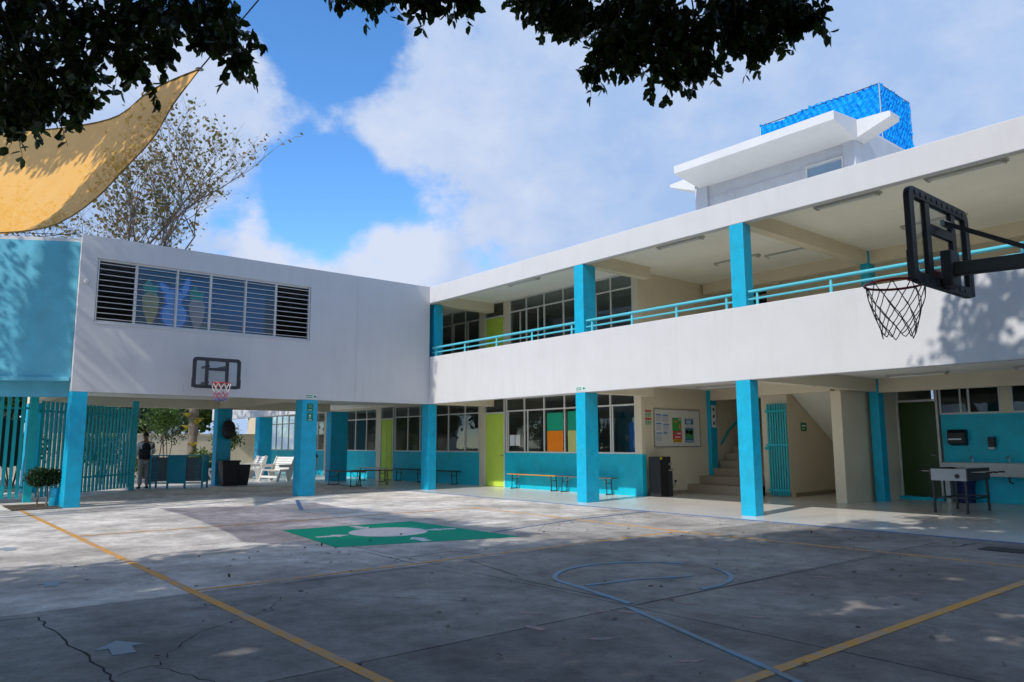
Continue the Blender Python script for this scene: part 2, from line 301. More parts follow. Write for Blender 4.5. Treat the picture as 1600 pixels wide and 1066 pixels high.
# ================================================================== SETTING
def build_ground():
    g = mbox(-150, 150, -150, 150, -.4, -.06).build('ground', M_earth); tag(g, kind='structure')
    xs = [-7.5, -3.3, -.2, 2.85, 5.86, 8.9, 11.88, 14.95, 18, 21, 24, 27]; ys = [-30, -23, -15.4, -7.76, -.62]
    court = mbox(-7.5, 27, -30, -.62, -.055, -.03).build('court', M_joint); tag(court, kind='structure')
    for i in range(len(xs)-1):
        for j in range(len(ys)-1):
            w = .007
            b = MB().box(xs[i]+w, xs[i+1]-w, ys[j]+w, ys[j+1]-w, -.05, 0)
            b.build('slab', CONC_LIT_SHADE[0 if xs[i+1] < 6 else 1 if xs[i+1] < 9 else 2 if xs[i+1] < 12 else 3 if xs[i+1] < 15 else 4], court, bevel=.006)
    z0, z1 = .001, .005
    lz = [0]
    def line(pts, w, m, name='painted_line'):
        b = MB(); lz[0] += 1; z0 = .001; z1 = .0035+.0005*lz[0]
        for a, c in zip(pts[:-1], pts[1:]):
            a = Vector((*a, 0)); c = Vector((*c, 0)); d = (c-a).normalized(); s_ = Vector((-d.y, d.x, 0))*w/2
            b.prism([a-s_+Vector((0,0,z0)), c-s_+Vector((0,0,z0)), c+s_+Vector((0,0,z0)), a+s_+Vector((0,0,z0))], (0,0,z1-z0))
        return b.build(name, m, court)
    line([(-.1, -10.44), (26, -10.44)], .085, M_orange)
    line([(11.77, -10.39), (11.77, -3.07)], .055, M_orange); line([(11.99, -3.0), (26, -2.6)], .05, M_orange)
    line([(16.77, -10.39), (16.77, -2.78)], .085, M_orange)
    line([(6.1, -10.39), (6.1, -2.76)], .055, M_orange); line([(6.0, -2.74), (11.97, -3.02)], .05, M_orange)
    line([(9.9, -5.3), (9.35, -2.9), (9.17, -.64)], .035, M_blue)
    line([(1.2, -4.7), (3.9, -5.8)], .09, M_blue)
    line([(13.66, -7.42), (14.08, -7.5), (14.89, -7.7)], .06, M_lblue); line([(14.97, -7.82), (16.7, -8.48), (17.6, -8.85)], .05, M_lblue)
    line([(14.05, -7.4), (14.15, -6.75), (14.4, -6.2)], .04, M_lblue)
    for a0, a1, w_ in ((122, 243, .055), (-8, 62, .05), (62, 78, .025), (104, 122, .03)):
        line([(14.05+.86*math.cos(a), -6.55+.98*math.sin(a)) for a in np.linspace(R(a0), R(a1), max(4, int((a1-a0)/8)))], w_, M_lblue)
    # the evacuation meeting-point mural
    gm = MB().prism([(7.42, -7.7, z0), (9.86, -7.98, z0), (10.62, -5.35, z0), (7.62, -5.36, z0)], (0, 0, z1-z0)).build('painted_square', M_gpaint, court)
    cc = (8.79, -6.53); MB().prism([(cc[0]+.62*math.cos(a), cc[1]+.62*math.sin(a), .0055) for a in np.linspace(0, 2*math.pi, 41)[:-1]], (0,0,.003)).build('painted_disc', M_wpaint, gm)
    for ang, c in ((180, (8.72, -7.45)), (90, (7.93, -6.56)), (0, (9.05, -5.72)), (270, (9.9, -6.66))):
        a = R(ang); ux, uy = math.sin(a), math.cos(a)
        # arrows pointing at the disc
        t = Vector((cc[0]-c[0], cc[1]-c[1], 0)).normalized(); s_ = Vector((-t.y, t.x, 0)); o = Vector((c[0], c[1], .0055))
        MB().prism([o-t*.26-s_*.07, o+t*.02-s_*.07, o+t*.02-s_*.15, o+t*.26, o+t*.02+s_*.15, o+t*.02+s_*.07, o-t*.26+s_*.07], (0,0,.003)).build('painted_arrow', M_wpaint, gm)
    for c, ang, k in (((13.55, -11.45), 175, .2), ((10.45, -11.4), 170, .17), ((7.1, -11.42), 185, .2)):
        t = Vector((math.cos(R(ang)), math.sin(R(ang)), 0)); s_ = Vector((-t.y, t.x, 0)); o = Vector((*c, z0))
        MB().prism([o-t*k-s_*k*.35, o-s_*k*.35, o-s_*k*.8, o+t*k, o+s_*k*.8, o+s_*k*.35, o-t*k+s_*k*.35], (0,0,z1-z0)).build('painted_arrow', wornpaint('pale arrow paint', (.24, .32, .38), .7), court)
    for x, y, a in ((15.1, -7.95, 20), (14.6, -8.6, 40), (15.0, -8.9, 10), (15.55, -8.75, 60), (15.9, -7.3, 30), (16.3, -8.7, 70), (15.2, -7.3, 25), (15.5, -6.2, 40), (15.3, -5.2, 20), (16.3, -5.4, 30), (14.9, -8.1, 30)):
        t = Vector((math.cos(R(a)), math.sin(R(a)), 0)); s_ = Vector((-t.y, t.x, 0)); o = Vector((x, y, z0)); up = []; dn = []
        for k in range(9):
            u = -.1+.025*k; h_ = .03*math.sin(math.pi*(k+.5)/9)+random.uniform(0, .018); c_ = random.uniform(-.012, .012); up.append(o+t*u+s_*(c_+h_)); dn.append(o+t*u+s_*(c_-h_))
        MB().prism(up+dn[::-1], (0, 0, .002)).build('chalk_mark', M_pink, court)
    # cracks and saw cuts
    def crack(pts, w, name='crack'):
        P = []
        for a, c in zip(pts[:-1], pts[1:]):
            for t in np.linspace(0, 1, 6)[:-1]: P.append((a[0]+(c[0]-a[0])*t+random.uniform(-.022, .022), a[1]+(c[1]-a[1])*t+random.uniform(-.022, .022)))
        P.append(pts[-1]); b = MB()
        for i, (a, c) in enumerate(zip(P[:-1], P[1:])):
            a = Vector((*a, .0012)); c = Vector((*c, .0012)); d = (c-a).normalized(); s_ = Vector((-d.y, d.x, 0))*w*random.uniform(.5, 1.6)/2
            b.poly([a-s_, c-s_, c+s_, a+s_])
        return b.build(name, M_joint, court)
    crack([(11.9, -12.6), (12.1, -11.75), (12.67, -11.73), (13.41, -11.69), (14.02, -11.65), (14.5, -11.68), (14.95, -11.8)], .013)
    crack([(14.22, -11.63), (14.17, -11.37), (13.9, -11.24), (13.43, -10.84), (13.1, -10.2), (12.6, -9.9)], .006); crack([(14.2, -11.38), (14.39, -11.32), (14.8, -11.2)], .006)
    crack([(13.0, -9.3), (13.6, -8.9), (14.2, -8.4)], .006); crack([(14.95, -4.9), (14.4, -6.05), (14.35, -6.5)], .008)
    crack([(12.6, -10.7), (12.3, -9.2)], .006); crack([(9.6, -3.9), (10.2, -4.6), (11.0, -4.4)], .006); crack([(15.3, -1.72), (15.35, -1.07), (16.2, -1.1)], .03)
    for a, c in (((10.6, -7.9), (11.75, -7.92)), ((12.0, -7.3), (13.2, -7.55)), ((11.3, -7.9), (11.2, -7.0)), ((11.2, -7.0), (11.75, -6.85)), ((14.95, -7.6), (15.03, -3.1)), ((13.3, -7.66), (14.9, -7.67)), ((12.0, -9.6), (12.0, -7.9))):
        a = Vector((*a, .0014)); c = Vector((*c, .0014)); d = (c-a).normalized(); s_ = Vector((-d.y, d.x, 0))*.008
        MB().poly([a-s_, c-s_, c+s_, a+s_]).build('saw_cut', M_joint, court)
    mbox(15.6, 16.1, -1.75, -1.35, .001, .012).build('drain_cover', M_dgrey, court)
    w = mbox(-22, 27, -.62, 9.6, -.05, .004).build('walkway', M_walk); tag(w, kind='structure')
    line([(-2, -.66), (26, -.66)], .035, M_blue)
    p = mbox(-22, -7.5, -9, -.62, -.05, .0).build('garden_paving', M_walk); tag(p, kind='structure')
    s = mbox(-60, -7.5, -60, -9, -.055, -.02).build('street', M_asph); tag(s, kind='structure')
    # fallen leaves: countless specks of litter
    pts = np.stack([rng.uniform(9, 19, 260), rng.uniform(-12.5, -1, 260), np.full(260, .006)], 1)
    fl = leaves('fallen_leaves', pts, (0, 0, 6), .042, leafmat('dry leaf', (.02, .015, .008), (.11, .075, .03), .05), None, .55, .0, 'stuff', .6, flat=.18)
    tag(fl, 'scattered dry brown leaves on the shaded concrete court', 'leaf litter')
build_ground()

# ================================================================== SCHOOL BUILDING (right)
SB = thing('school_building', 'long two storey white school building with turquoise columns and balcony', 'building')
XR = 26.0
def pt(name, m, *boxes, parent=SB, bevel=0):
    b = MB()
    for x in boxes: b.box(*x)
    return b.build(name, m, parent, bevel)
pt('roof_fascia', M_white, (-20, XR, 0, .18, 5.75, 6.27), bevel=.012)
pt('roof_slab', M_soffit, (-20, XR, .18, 9.6, 6.06, 6.22))
pt('balcony_parapet', M_white, (0, XR, 0, .18, 2.6, 4.056), bevel=.012)
pt('balcony_parapet', M_white, (-20, -7.45, 0, .18, 2.6, 4.056), bevel=.012)
pt('floor_slab', M_soffit, (-20, -7.45, .18, 9.6, 2.9, 3.08), (-7.45, XR, .182, 9.6, 2.9, 3.08))
def column(x0, x1, y0, y1, z0, z1, parent=SB, m=M_turq): return MB().box(x0, x1, y0, y1, z0, z1).build('column', m, parent, bevel=.012)
column(6.42, 6.74, .001, .44, 0, 2.6); column(6.42, 6.74, .001, .44, 4.05, 5.75)
column(10.91, 11.23, .001, .28, 0, 2.6); column(10.91, 11.23, .001, .28, 4.05, 5.75)
column(17.6, 17.92, .001, .28, 0, 2.6); column(17.6, 17.92, .001, .28, 4.05, 5.75)
column(-.4, -.001, .001, .29, 0, 2.6); column(-.4, -.001, .185, .5, 3.08, 5.75)
column(-14.1, -13.6, .001, .6, 0, 2.6)
column(6.08, 6.32, 5.55, 5.85, .3, 2.9); column(11.0, 11.22, 5.4, 5.7, 0, 2.9); column(11.0, 11.22, 5.4, 5.7, 3.08, 6.06); column(17.6, 17.9, 5.4, 5.7, 0, 2.9)
for x0, x1, y1 in ((6.46, 6.70, 2.6), (-.36, -.05, 2.6), (10.95, 11.19, 5.4), (17.64, 17.88, 5.4)):
    for z in (2.6, 5.75): pt('beam', M_cream, (x0, x1, .18 if z > 3 or x0 > 0 else .29, y1, z, z+.31))
pt('beam', M_cream, (6.32, 8.2, 5.58, 5.82, 2.61, 2.9)); pt('beam', M_cream, (8.75, 10.65, 4.22, 4.43, 2.58, 2.9)); pt('beam', M_cream, (11.22, XR, 5.45, 5.66, 2.57, 2.9))
pt('beam', M_cream, (6.3, 11.0, 5.45, 5.66, 5.74, 6.06)); pt('beam', M_cream, (11.22, XR, 5.45, 5.66, 5.74, 6.06))

def window(parent, x0, x1, z0, z1, mull, transom=None, y=2.6, glass=M_glass, fr=.045, name='window', extra=(), depth=.06):
    """aluminium window in a wall facing -y: frame bars as the part, every pane a sub-part"""
    b = MB(); b.box(x0, x1, y, y+depth, z0, z0+fr); b.box(x0, x1, y, y+depth, z1-fr, z1); b.box(x0, x0+fr, y+.002, y+depth-.002, z0+fr, z1-fr); b.box(x1-fr, x1, y+.002, y+depth-.002, z0+fr, z1-fr)
    xs = [x0+fr/2]+list(mull)+[x1-fr/2]
    for m_ in mull: b.box(m_-fr/2, m_+fr/2, y+.004, y+depth-.004, z0+fr, z1-fr)
    rows = [(z0, z1)]
    if transom:
        b.box(x0+fr, x1-fr, y+.007, y+depth-.007, transom-fr/2, transom+fr/2); rows = [(z0, transom), (transom, z1)]
    for e in extra: b.box(e-.02, e+.02, y+.012, y+depth-.012, z0+fr, (transom or z1)-fr/2)
    w = b.build(name, M_alu, parent)
    for (a, c) in rows:
        for i in range(len(xs)-1):
            mbox(xs[i]+.01, xs[i+1]-.01, y+.026+.004*(i % 2), y+.032+.004*(i % 2), a+.02, c-.02).build('pane', glass, w)
    return w
def door(parent, x0, x1, z0, z1, y=2.6, m=M_green, top=None, plain=False):
    f = MB(); t = top or z1
    f.box(x0-.05, x0, y-.005, y+.1, z0, t); f.box(x1, x1+.05, y-.005, y+.1, z0, t); f.box(x0, x1, y-.003, y+.1, z1, z1+.05)
    fr = f.build('door_frame', M_alu, parent)
    d = mbox(x0+.004, x1-.004, y+.03, y+.07, z0+.01, z1-.004).build('door', m, parent, bevel=.004)
    if top: mbox(x0+.01, x1-.01, y+.04, y+.046, z1+.06, top-.01).build('pane', M_glass, fr)
    w = (x1-x0)
    if not plain:
        for i in (0, 1):
            for (a, c) in ((.07, .38), (.43, .80), (.85, .96)):
                px0 = x0+w*(.12+.42*i); px1 = px0+w*.34; h = z1-z0
                MB().box(px0, px1, y+.018, y+.031, z0+h*a, z0+h*c).build('door_panel', m, d, bevel=.01)
    MB().tube([(x1-.07, y+.03, z0+1.0), (x1-.07, y-.03, z0+1.0), (x1-.17, y-.035, z0+1.0)], .011, 8).build('handle', M_steel, d, smooth=True)
    return d
def piece(name, m, parent, *boxes, bevel=0): return pt(name, m, *boxes, parent=parent, bevel=bevel)
# ground storey wall line at y = 2.6
pt('wall', M_cream, (-22, -19.32, 2.6, 2.75, 0, 2.9), (-12.5, -12.0, 2.6, 2.75, 0, 2.9), (-7.78, -7.47, 2.6, 2.75, 0, 2.9), (-.85, -.6, 2.6, 2.75, 0, 2.9), (6.05, 6.25, 2.6, 2.75, 1.1, 2.9), (-22, 6.05, 2.61, 2.74, 2.84, 2.9))
pt('low_wall', M_turqwall, (-19.32, -15.75, 2.597, 2.75, 0, 1.1)); pt('low_wall', M_turqwall, (-14.85, -12.5, 2.597, 2.75, 0, 1.1))
pt('low_wall', M_turqwall, (-12.0, -7.78, 2.597, 2.75, 0, 1.1)); pt('low_wall', M_turqwall, (-6.42, -.85, 2.597, 2.75, 0, 1.1)); pt('low_wall', M_turqwall, (.5, 6.253, 2.597, 2.75, 0, 1.1))
window(SB, -19.3, -15.8, 1.1, 2.84, [-18.7, -18.06, -17.33, -16.54], 2.4); window(SB, -14.8, -12.52, 1.1, 2.84, [-13.9, -13.2], 2.4)
window(SB, -11.98, -7.8, 1.1, 2.84, [-11.0, -10.5, -9.58, -8.63], 2.41); window(SB, -6.35, -.87, 1.1, 2.84, [-5.4, -4.54, -3.5, -2.69, -1.69], 2.42)
window(SB, .56, 6.05, 1.1, 2.84, [1.47, 2.39, 3.29, 4.2, 5.13], 2.42, extra=(.66, 1.62, 5.2))
pt('door_frame', M_alu, (-15.78, -15.7, 2.6, 2.7, 0, 2.84), (-14.93, -14.86, 2.6, 2.7, 0, 2.84), (-15.7, -14.93, 2.6, 2.7, 2.3, 2.36))
door(SB, -7.42, -6.5, .004, 2.36, top=2.84); door(SB, -.55, .45, .004, 2.36, top=2.84)
# upper storey wall line
DZ = 3.2
pt('wall', M_cream, (-.83, -.57, 2.6, 2.75, 3.08, 6.06), (.5, .76, 2.6, 2.75, 3.08, 6.06), (6.05, 6.25, 2.6, 2.75, 3.08, 6.06), (-20, -6.4, 2.6, 2.75, 3.08, 6.06))
pt('low_wall', M_turqwall, (-6.4, -.83, 2.597, 2.75, 3.08, 4.2)); pt('low_wall', M_turqwall, (.76, 6.05, 2.597, 2.75, 3.08, 4.2))
window(SB, -6.38, -.85, 4.2, 6.055, [-5.1, -4.2, -3.3, -2.51, -1.69], 5.62, extra=(-1.55, -2.4)); window(SB, .76, 6.05, 4.2, 6.055, [1.59, 2.44, 3.3, 4.2, 5.23], 5.64, extra=(1.28, 2.14, 4.65))
door(SB, -.52, .45, 3.09, 5.56, top=6.05)
# end walls, back walls, partitions
pt('end_wall', M_cream, (6.05, 6.2, 2.75, 9.2, 0, 2.9)); pt('end_wall', M_cream, (6.05, 6.2, 2.75, 9.2, 3.08, 6.06))
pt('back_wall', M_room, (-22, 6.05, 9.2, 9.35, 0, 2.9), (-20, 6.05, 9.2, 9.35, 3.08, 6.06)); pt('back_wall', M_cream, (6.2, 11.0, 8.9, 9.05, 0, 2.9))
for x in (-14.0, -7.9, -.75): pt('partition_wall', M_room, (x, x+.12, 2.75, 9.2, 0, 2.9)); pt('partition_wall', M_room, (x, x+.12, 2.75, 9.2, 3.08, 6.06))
# stair bay
pt('stair_pier', M_cream, (8.2, 8.95, 5.2, 5.42, 0, 2.9)); pt('stair_wall', M_cream, (8.78, 8.93, 5.42, 8.9, 0, 2.9))
pt('pier', M_cream, (10.65, 10.905, 4.2, 4.45, 0, 2.58), bevel=.008); pt('side_wall', M_cream, (10.75, 10.9, 4.45, 8.9, 0, 2.9)); pt('side_wall', M_cream, (10.905, 11.02, 5.7, 6.8, 0, 2.9))
MB().prism([(8.95, 5.45, 2.88), (8.95, 8.6, .9), (8.95, 8.6, .7), (8.95, 5.45, 2.66)], (1.78, 0, 0)).build('stair_soffit', M_soffit, SB)
st_tread = mat('stair tread stone', (.34, .27, .2), .5, .12, 5)
yy = [4.53, 5.09, 5.6, 5.92, 6.24, 6.56, 6.88, 7.2, 7.52]; zz = 0
for i, y in enumerate(yy):
    zt = .25+.21*i; pt('stair_step', st_tread, (6.205 if i < 2 else 6.33, 8.18 if i < 2 else 8.76, y, yy[i+1] if i+1 < len(yy) else 8.9, (zt-.25) if i == 0 else zt-.21+.001, zt))
b = MB().tube([(6.27, 6.1, 1.35), (6.27, 6.5, 1.75), (6.27, 8.2, 2.75)], .03, 8)
for y, z in ((6.3, 1.5), (7.4, 2.25)): b.tube([(6.2, y, z-.1), (6.27, y, z)], .015, 6)
b.build('stair_handrail', M_teal, SB, smooth=True)
for bx in ((6.2, 6.215, 2.8, 4.52, .004, .1), (8.2, 8.95, 5.185, 5.2, .004, .1), (8.93, 8.945, 5.45, 8.8, .004, .1)): pt('skirting', mat('skirting tile', (.33, .26, .19), .5, .1, 4), bx)
# toilets
pt('toilet_wall', M_turqwall, (12.05, XR, 6.8, 6.95, 0, 2.04)); pt('toilet_wall', M_cream, (11.02, 11.04, 6.8, 6.95, 0, 2.9), (13.35, 13.55, 6.8, 6.95, 2.04, 2.9), (15.6, XR, 6.8, 6.95, 2.04, 2.9), (12.05, 13.35, 6.82, 6.94, 2.7, 2.9))
door(SB, 11.06, 11.94, .08, 2.38, y=6.8, m=M_dgreen, top=2.72, plain=True); pt('threshold', M_turqwall, (11.0, 12.05, 6.62, 6.8, .004, .08))
window(SB, 12.03, 13.35, 2.04, 2.7, [12.68], y=6.8, glass=M_glass2, extra=(12.5,)); window(SB, 13.55, 15.6, 2.04, 2.7, [14.2, 14.9], y=6.8, glass=M_glass2)
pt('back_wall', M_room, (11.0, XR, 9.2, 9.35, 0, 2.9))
# upper open hall
pt('hall_wall', M_cream, (6.2, 6.5, 6.8, 6.95, 3.08, 6.06), (7.6, 8.0, 6.8, 6.95, 3.08, 6.06), (6.5, 7.6, 6.82, 6.93, 5.9, 6.06), (8.0, 13.0, 6.9, 7.05, 3.08, 6.06), (15.2, XR, 6.8, 6.95, 3.08, 6.06), (13.0, 15.2, 6.8, 6.95, 5.6, 6.06))
window(SB, 6.5, 7.6, 4.2, 5.9, [7.05], 5.7, y=6.8, glass=M_glass2)
for i in range(14): mbox(13.05+i*.16, 13.09+i*.16, 6.83, 6.87, 3.08, 5.6).build('grille_bar', M_alu, SB)
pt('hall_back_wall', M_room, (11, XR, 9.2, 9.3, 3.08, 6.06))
pt('roof_edge', M_white, (-20, XR, 9.6, 9.75, 2.9, 6.25))
# balcony rail
for x0, x1 in ((.05, 6.41), (6.75, 10.9), (11.24, 17.59), (17.93, XR)):
    rl = MB().tube([(x0, .1, 4.34), (x1, .1, 4.34)], .034, 10).build('balcony_rail', M_rail, SB, smooth=True)
    MB().tube([(x0-.03 if x0 > 1 else x0, .1, 4.19), (x1, .1, 4.19)], .022, 8).build('lower_rail', M_rail, rl, smooth=True)
    n = max(2, round((x1-x0)/1.55)); 
    for i in range(n+1):
        x = x0+.18+(x1-x0-.36)*i/n
        MB().lathe([(.05, 0), (.05, .012), (.028, .02), (.028, .2), (.012, .26), (.012, .285)], 10, (x, .1, 4.056)).build('rail_post', M_rail, rl, smooth=True)
# ceiling strip lights: each its own part
tubelight = mat('lamp tube glass', (.8, .8, .78), .3, .02)
def strip(x, y, z, label, along='x', L=.65):
    t = thing('strip_light', label, 'ceiling light', (x, y, z), 0 if along == 'x' else 90, 'strip lights on the corridor ceilings')
    mbox(-L, L, -.075, .075, -.045, 0).build('housing', mat('lamp housing', (.42, .42, .38), .5), t, bevel=.006)
    for s in (-1, 1): MB().tube([(-L+.06, s*.035, -.055), (L-.06, s*.035, -.055)], .013, 8).build('lamp_tube', tubelight, t, smooth=True); mbox(s*(L-.05)-.02, s*(L-.05)+.02, -.06, .06, -.075, -.045).build('socket', mat('lamp housing', (.42, .42, .38), .5), t)
strip(3.3, 1.04, 6.06, 'strip light on the upper balcony ceiling nearest the inner corner'); strip(8.83, 1.12, 6.06, 'strip light on the upper balcony ceiling left of the second tall column')
strip(12.8, 1.15, 6.06, 'strip light on the upper balcony ceiling left of the near backboard top'); strip(14.9, 1.12, 6.06, 'strip light on the upper balcony ceiling above the near backboard')
strip(8.7, 3.6, 6.06, 'strip light deep in the upper hall left of the second tall column'); strip(10.0, 3.9, 6.06, 'strip light deep in the upper hall beside the cross beam'); strip(13.3, 3.9, 6.06, 'strip light deep in the upper hall behind the near backboard')
strip(7.65, 4.1, 2.9, 'strip light on the ground floor ceiling in front of the stairs'); strip(12.45, 4.6, 2.9, 'strip light on the ground floor ceiling outside the dark door'); strip(15.0, 4.55, 2.9, 'strip light on the ground floor ceiling at the right picture edge')

# ---- rooftop stair tower
TW = thing('stair_tower', 'white rooftop stair tower with flared concrete canopy above the hall', 'roof structure', (0, 0, 0))
TWm = mat('tower wall paint', (.50, .51, .55), .75, .08, 1.5, .1, 25, dirt=.35, dirtcol=(.3, .29, .29), streak=True)
piece('tower_wall', TWm, TW, (6.9, 10.95, 5.08, 5.25, 6.22, 9.0)); piece('tower_wall', TWm, TW, (11.08, 11.24, 5.3, 9.0, 6.22, 9.23)); piece('tower_wall', TWm, TW, (6.5, 6.66, 5.3, 9.0, 6.22, 9.2)); piece('tower_wall', TWm, TW, (6.66, 11.08, 8.85, 9.0, 6.22, 9.2))
for x0, x1 in ((6.48, 6.9), (10.95, 11.25)): piece('pilaster', TWm, TW, (x0, x1, 5.0, 5.3, 6.22, 8.82), bevel=.01)
piece('wall_plinth', M_white, TW, (6.44, 6.94, 4.93, 5.3, 6.22, 6.95)); piece('wall_plinth', M_white, TW, (10.93, 11.28, 4.93, 5.3, 6.22, 6.95))
for z in (8.42,): piece('wall_ledge', TWm, TW, (6.9, 10.95, 5.055, 5.08, z, z+.03))
piece('wall_ledge', TWm, TW, (7.74, 7.77, 5.06, 5.08, 6.9, 8.42))
window(TW, 9.92, 10.93, 7.6, 8.5, [], y=5.03, glass=mat('blue grey tower pane', (.22, .32, .42), .15, .08, 3, spec=.8), depth=.045)
piece('tower_roof', M_white, TW, (6.5, 11.24, 5.25, 8.98, 9.23, 9.3))
MB().prism([(6.62, 5.0, 8.8), (6.62, 5.26, 8.82), (6.62, 5.26, 9.3), (6.62, 5.0, 9.3), (6.62, 3.85, 9.2), (6.62, 3.85, 8.97)], (4.72, 0, 0)).build('front_canopy', M_white, TW, bevel=.01)
MB().prism([(11.255, 5.0, 8.8), (12.15, 5.0, 9.1), (12.15, 5.0, 9.23), (12.1, 5.0, 9.25), (11.255, 5.0, 9.29)], (0, .5, 0)).build('side_canopy', M_white, TW, bevel=.01)
MB().prism([(6.475, 5.0, 8.76), (5.56, 5.0, 9.12), (5.56, 5.0, 9.2), (6.475, 5.0, 9.25)], (0, .5, 0)).build('side_canopy', M_white, TW, bevel=.01)
# ---- blue netting round the roof tank
def netmat():
    m = bpy.data.materials.new('blue raffia mesh'); m.use_nodes = True; N = m.node_tree.nodes; L = m.node_tree.links; b = N['Principled BSDF']
    geo = N.new('ShaderNodeNewGeometry'); wv = N.new('ShaderNodeTexVoronoi'); wv.inputs['Scale'].default_value = 9; L.new(geo.outputs['Position'], wv.inputs['Vector'])
    mx = N.new('ShaderNodeMixRGB'); L.new(wv.outputs['Distance'], mx.inputs[0]); mx.inputs[1].default_value = (.0, .22, .72, 1); mx.inputs[2].default_value = (.0, .36, .88, 1); L.new(mx.outputs[0], b.inputs['Base Color']); b.inputs['Roughness'].default_value = .65; b.inputs['Specular IOR Level'].default_value = .2
    bp = N.new('ShaderNodeBump'); bp.inputs['Strength'].default_value = .35; bp.inputs['Distance'].default_value = .03; L.new(wv.outputs['Distance'], bp.inputs['Height']); L.new(bp.outputs[0], b.inputs['Normal'])
    return m
NT = thing('tank_screen', 'bright blue raffia mesh screen box on the tower roof', 'screen', (0, 0, 0)); M_net = netmat()
def netpanel(a, b_, z0, z1, nx, nz):
    a = Vector(a); b_ = Vector(b_); d = (b_-a); n_ = Vector((-d.y, d.x, 0)).normalized(); B = MB()
    for i in range(nx+1):
        for j in range(nz+1):
            t = i/nx; z = z0+(z1-z0)*j/nz; top = (j == nz)
            p = a+d*t+n_*(.035*math.sin(i*2.1+j*1.3)+.02*random.uniform(-1, 1)); B.v.append((p.x, p.y, z+(random.uniform(-.035, .05) if top else 0)-(.03*math.sin(t*math.pi*3) if top else 0)))
    for i in range(nx):
        for j in range(nz): k = i*(nz+1)+j; B.f.append((k, k+nz+1, k+nz+2, k+1))
    return B.build('mesh_panel', M_net, NT)
netpanel((7.5, 7.0, 0), (11.09, 7.0, 0), 9.3, 10.98, 60, 18); netpanel((11.09, 7.0, 0), (11.09, 8.9, 0), 9.3, 10.98, 36, 18); netpanel((7.5, 7.0, 0), (7.5, 8.9, 0), 9.3, 10.98, 30, 14); netpanel((7.5, 8.9, 0), (11.09, 8.9, 0), 9.3, 10.98, 50, 14)
for x, y in ((7.5, 7.0), (11.09, 7.0), (7.5, 8.9), (11.09, 8.9)): MB().tube([(x, y, 9.3), (x, y, 11.02)], .02, 6).build('frame_post', M_steel, NT)
for a, c in (((7.5, 7.0, 10.97), (11.09, 7.0, 10.97)), ((11.09, 7.0, 10.97), (11.09, 8.9, 10.97))): MB().tube([a, c], .012, 6).build('frame_wire', M_dgrey, NT)
tag(MB().prism([(9.9, 5.9, 9.32), (10.9, 5.9, 9.32), (10.9, 6.9, 10.05), (9.9, 6.9, 10.05)], (0, -.012, .016)).build('tilted_panel', glassmat('pale blue sheet', (.25, .5, .75), 1.2)), 'pale blue tilted sheet in front of the blue roof mesh', 'panel')

# ================================================================== LEFT WING
LW = thing('classroom_wing', 'white upper classroom wing on turquoise stilts with barred window', 'building')
def lp(name, m, *boxes, bevel=0): return pt(name, m, *boxes, parent=LW, bevel=bevel)
lp('facade_wall', M_white, (-.18, 0, -9.65, -.001, 2.6, 4.23), (-.18, 0, -9.65, -.001, 5.75, 6.27), (-.18, 0, -9.65, -9.3, 4.23, 5.75), (-.18, 0, -3.96, -.001, 4.23, 5.75))
lp('facade_joint', mat('plaster joint', (.55, .55, .55), .8), (-.001, .004, -2.52, -2.505, 2.6, 6.2)); 
lp('soffit_slab', M_soffit, (-7.4, -.18, -9.64, .182, 2.9, 3.05)); lp('wing_roof', M_white, (-7.4, -.18, -9.65, .17, 6.05, 6.26))
lp('rear_beam', M_cream, (-7.25, -7.0, -9.6, .15, 2.6, 2.9)); lp('cross_beam', M_cream, (-7.0, -.18, -4.0, -3.75, 2.62, 2.9)); lp('cross_beam', M_cream, (-7.0, -.18, -9.6, -9.35, 2.62, 2.9))
lp('rear_wall', M_room, (-7.4, -7.25, -9.64, 0, 3.05, 6.05)); lp('end_wall', M_white, (-7.4, -.18, -9.64, -9.5, 3.05, 6.05)); lp('inner_wall', M_room, (-7.25, -.18, -.15, .0, 3.05, 6.05))
lp('blackboard', mat('chalk board', (.02, .06, .06), .5), (-7.24, -7.22, -7.5, -4.5, 3.9, 5.2))
column(-.45, -.001, -4.11, -3.66, 0, 2.6, LW); column(-.45, -.001, -9.64, -9.31, 0, 2.6, LW); column(-7.35, -6.95, -4.05, -3.55, 0, 2.62, LW); column(-7.4, -6.98, .2, .9, 0, 2.62, LW); column(-7.35, -6.95, -9.6, -9.2, 0, 2.62, LW)
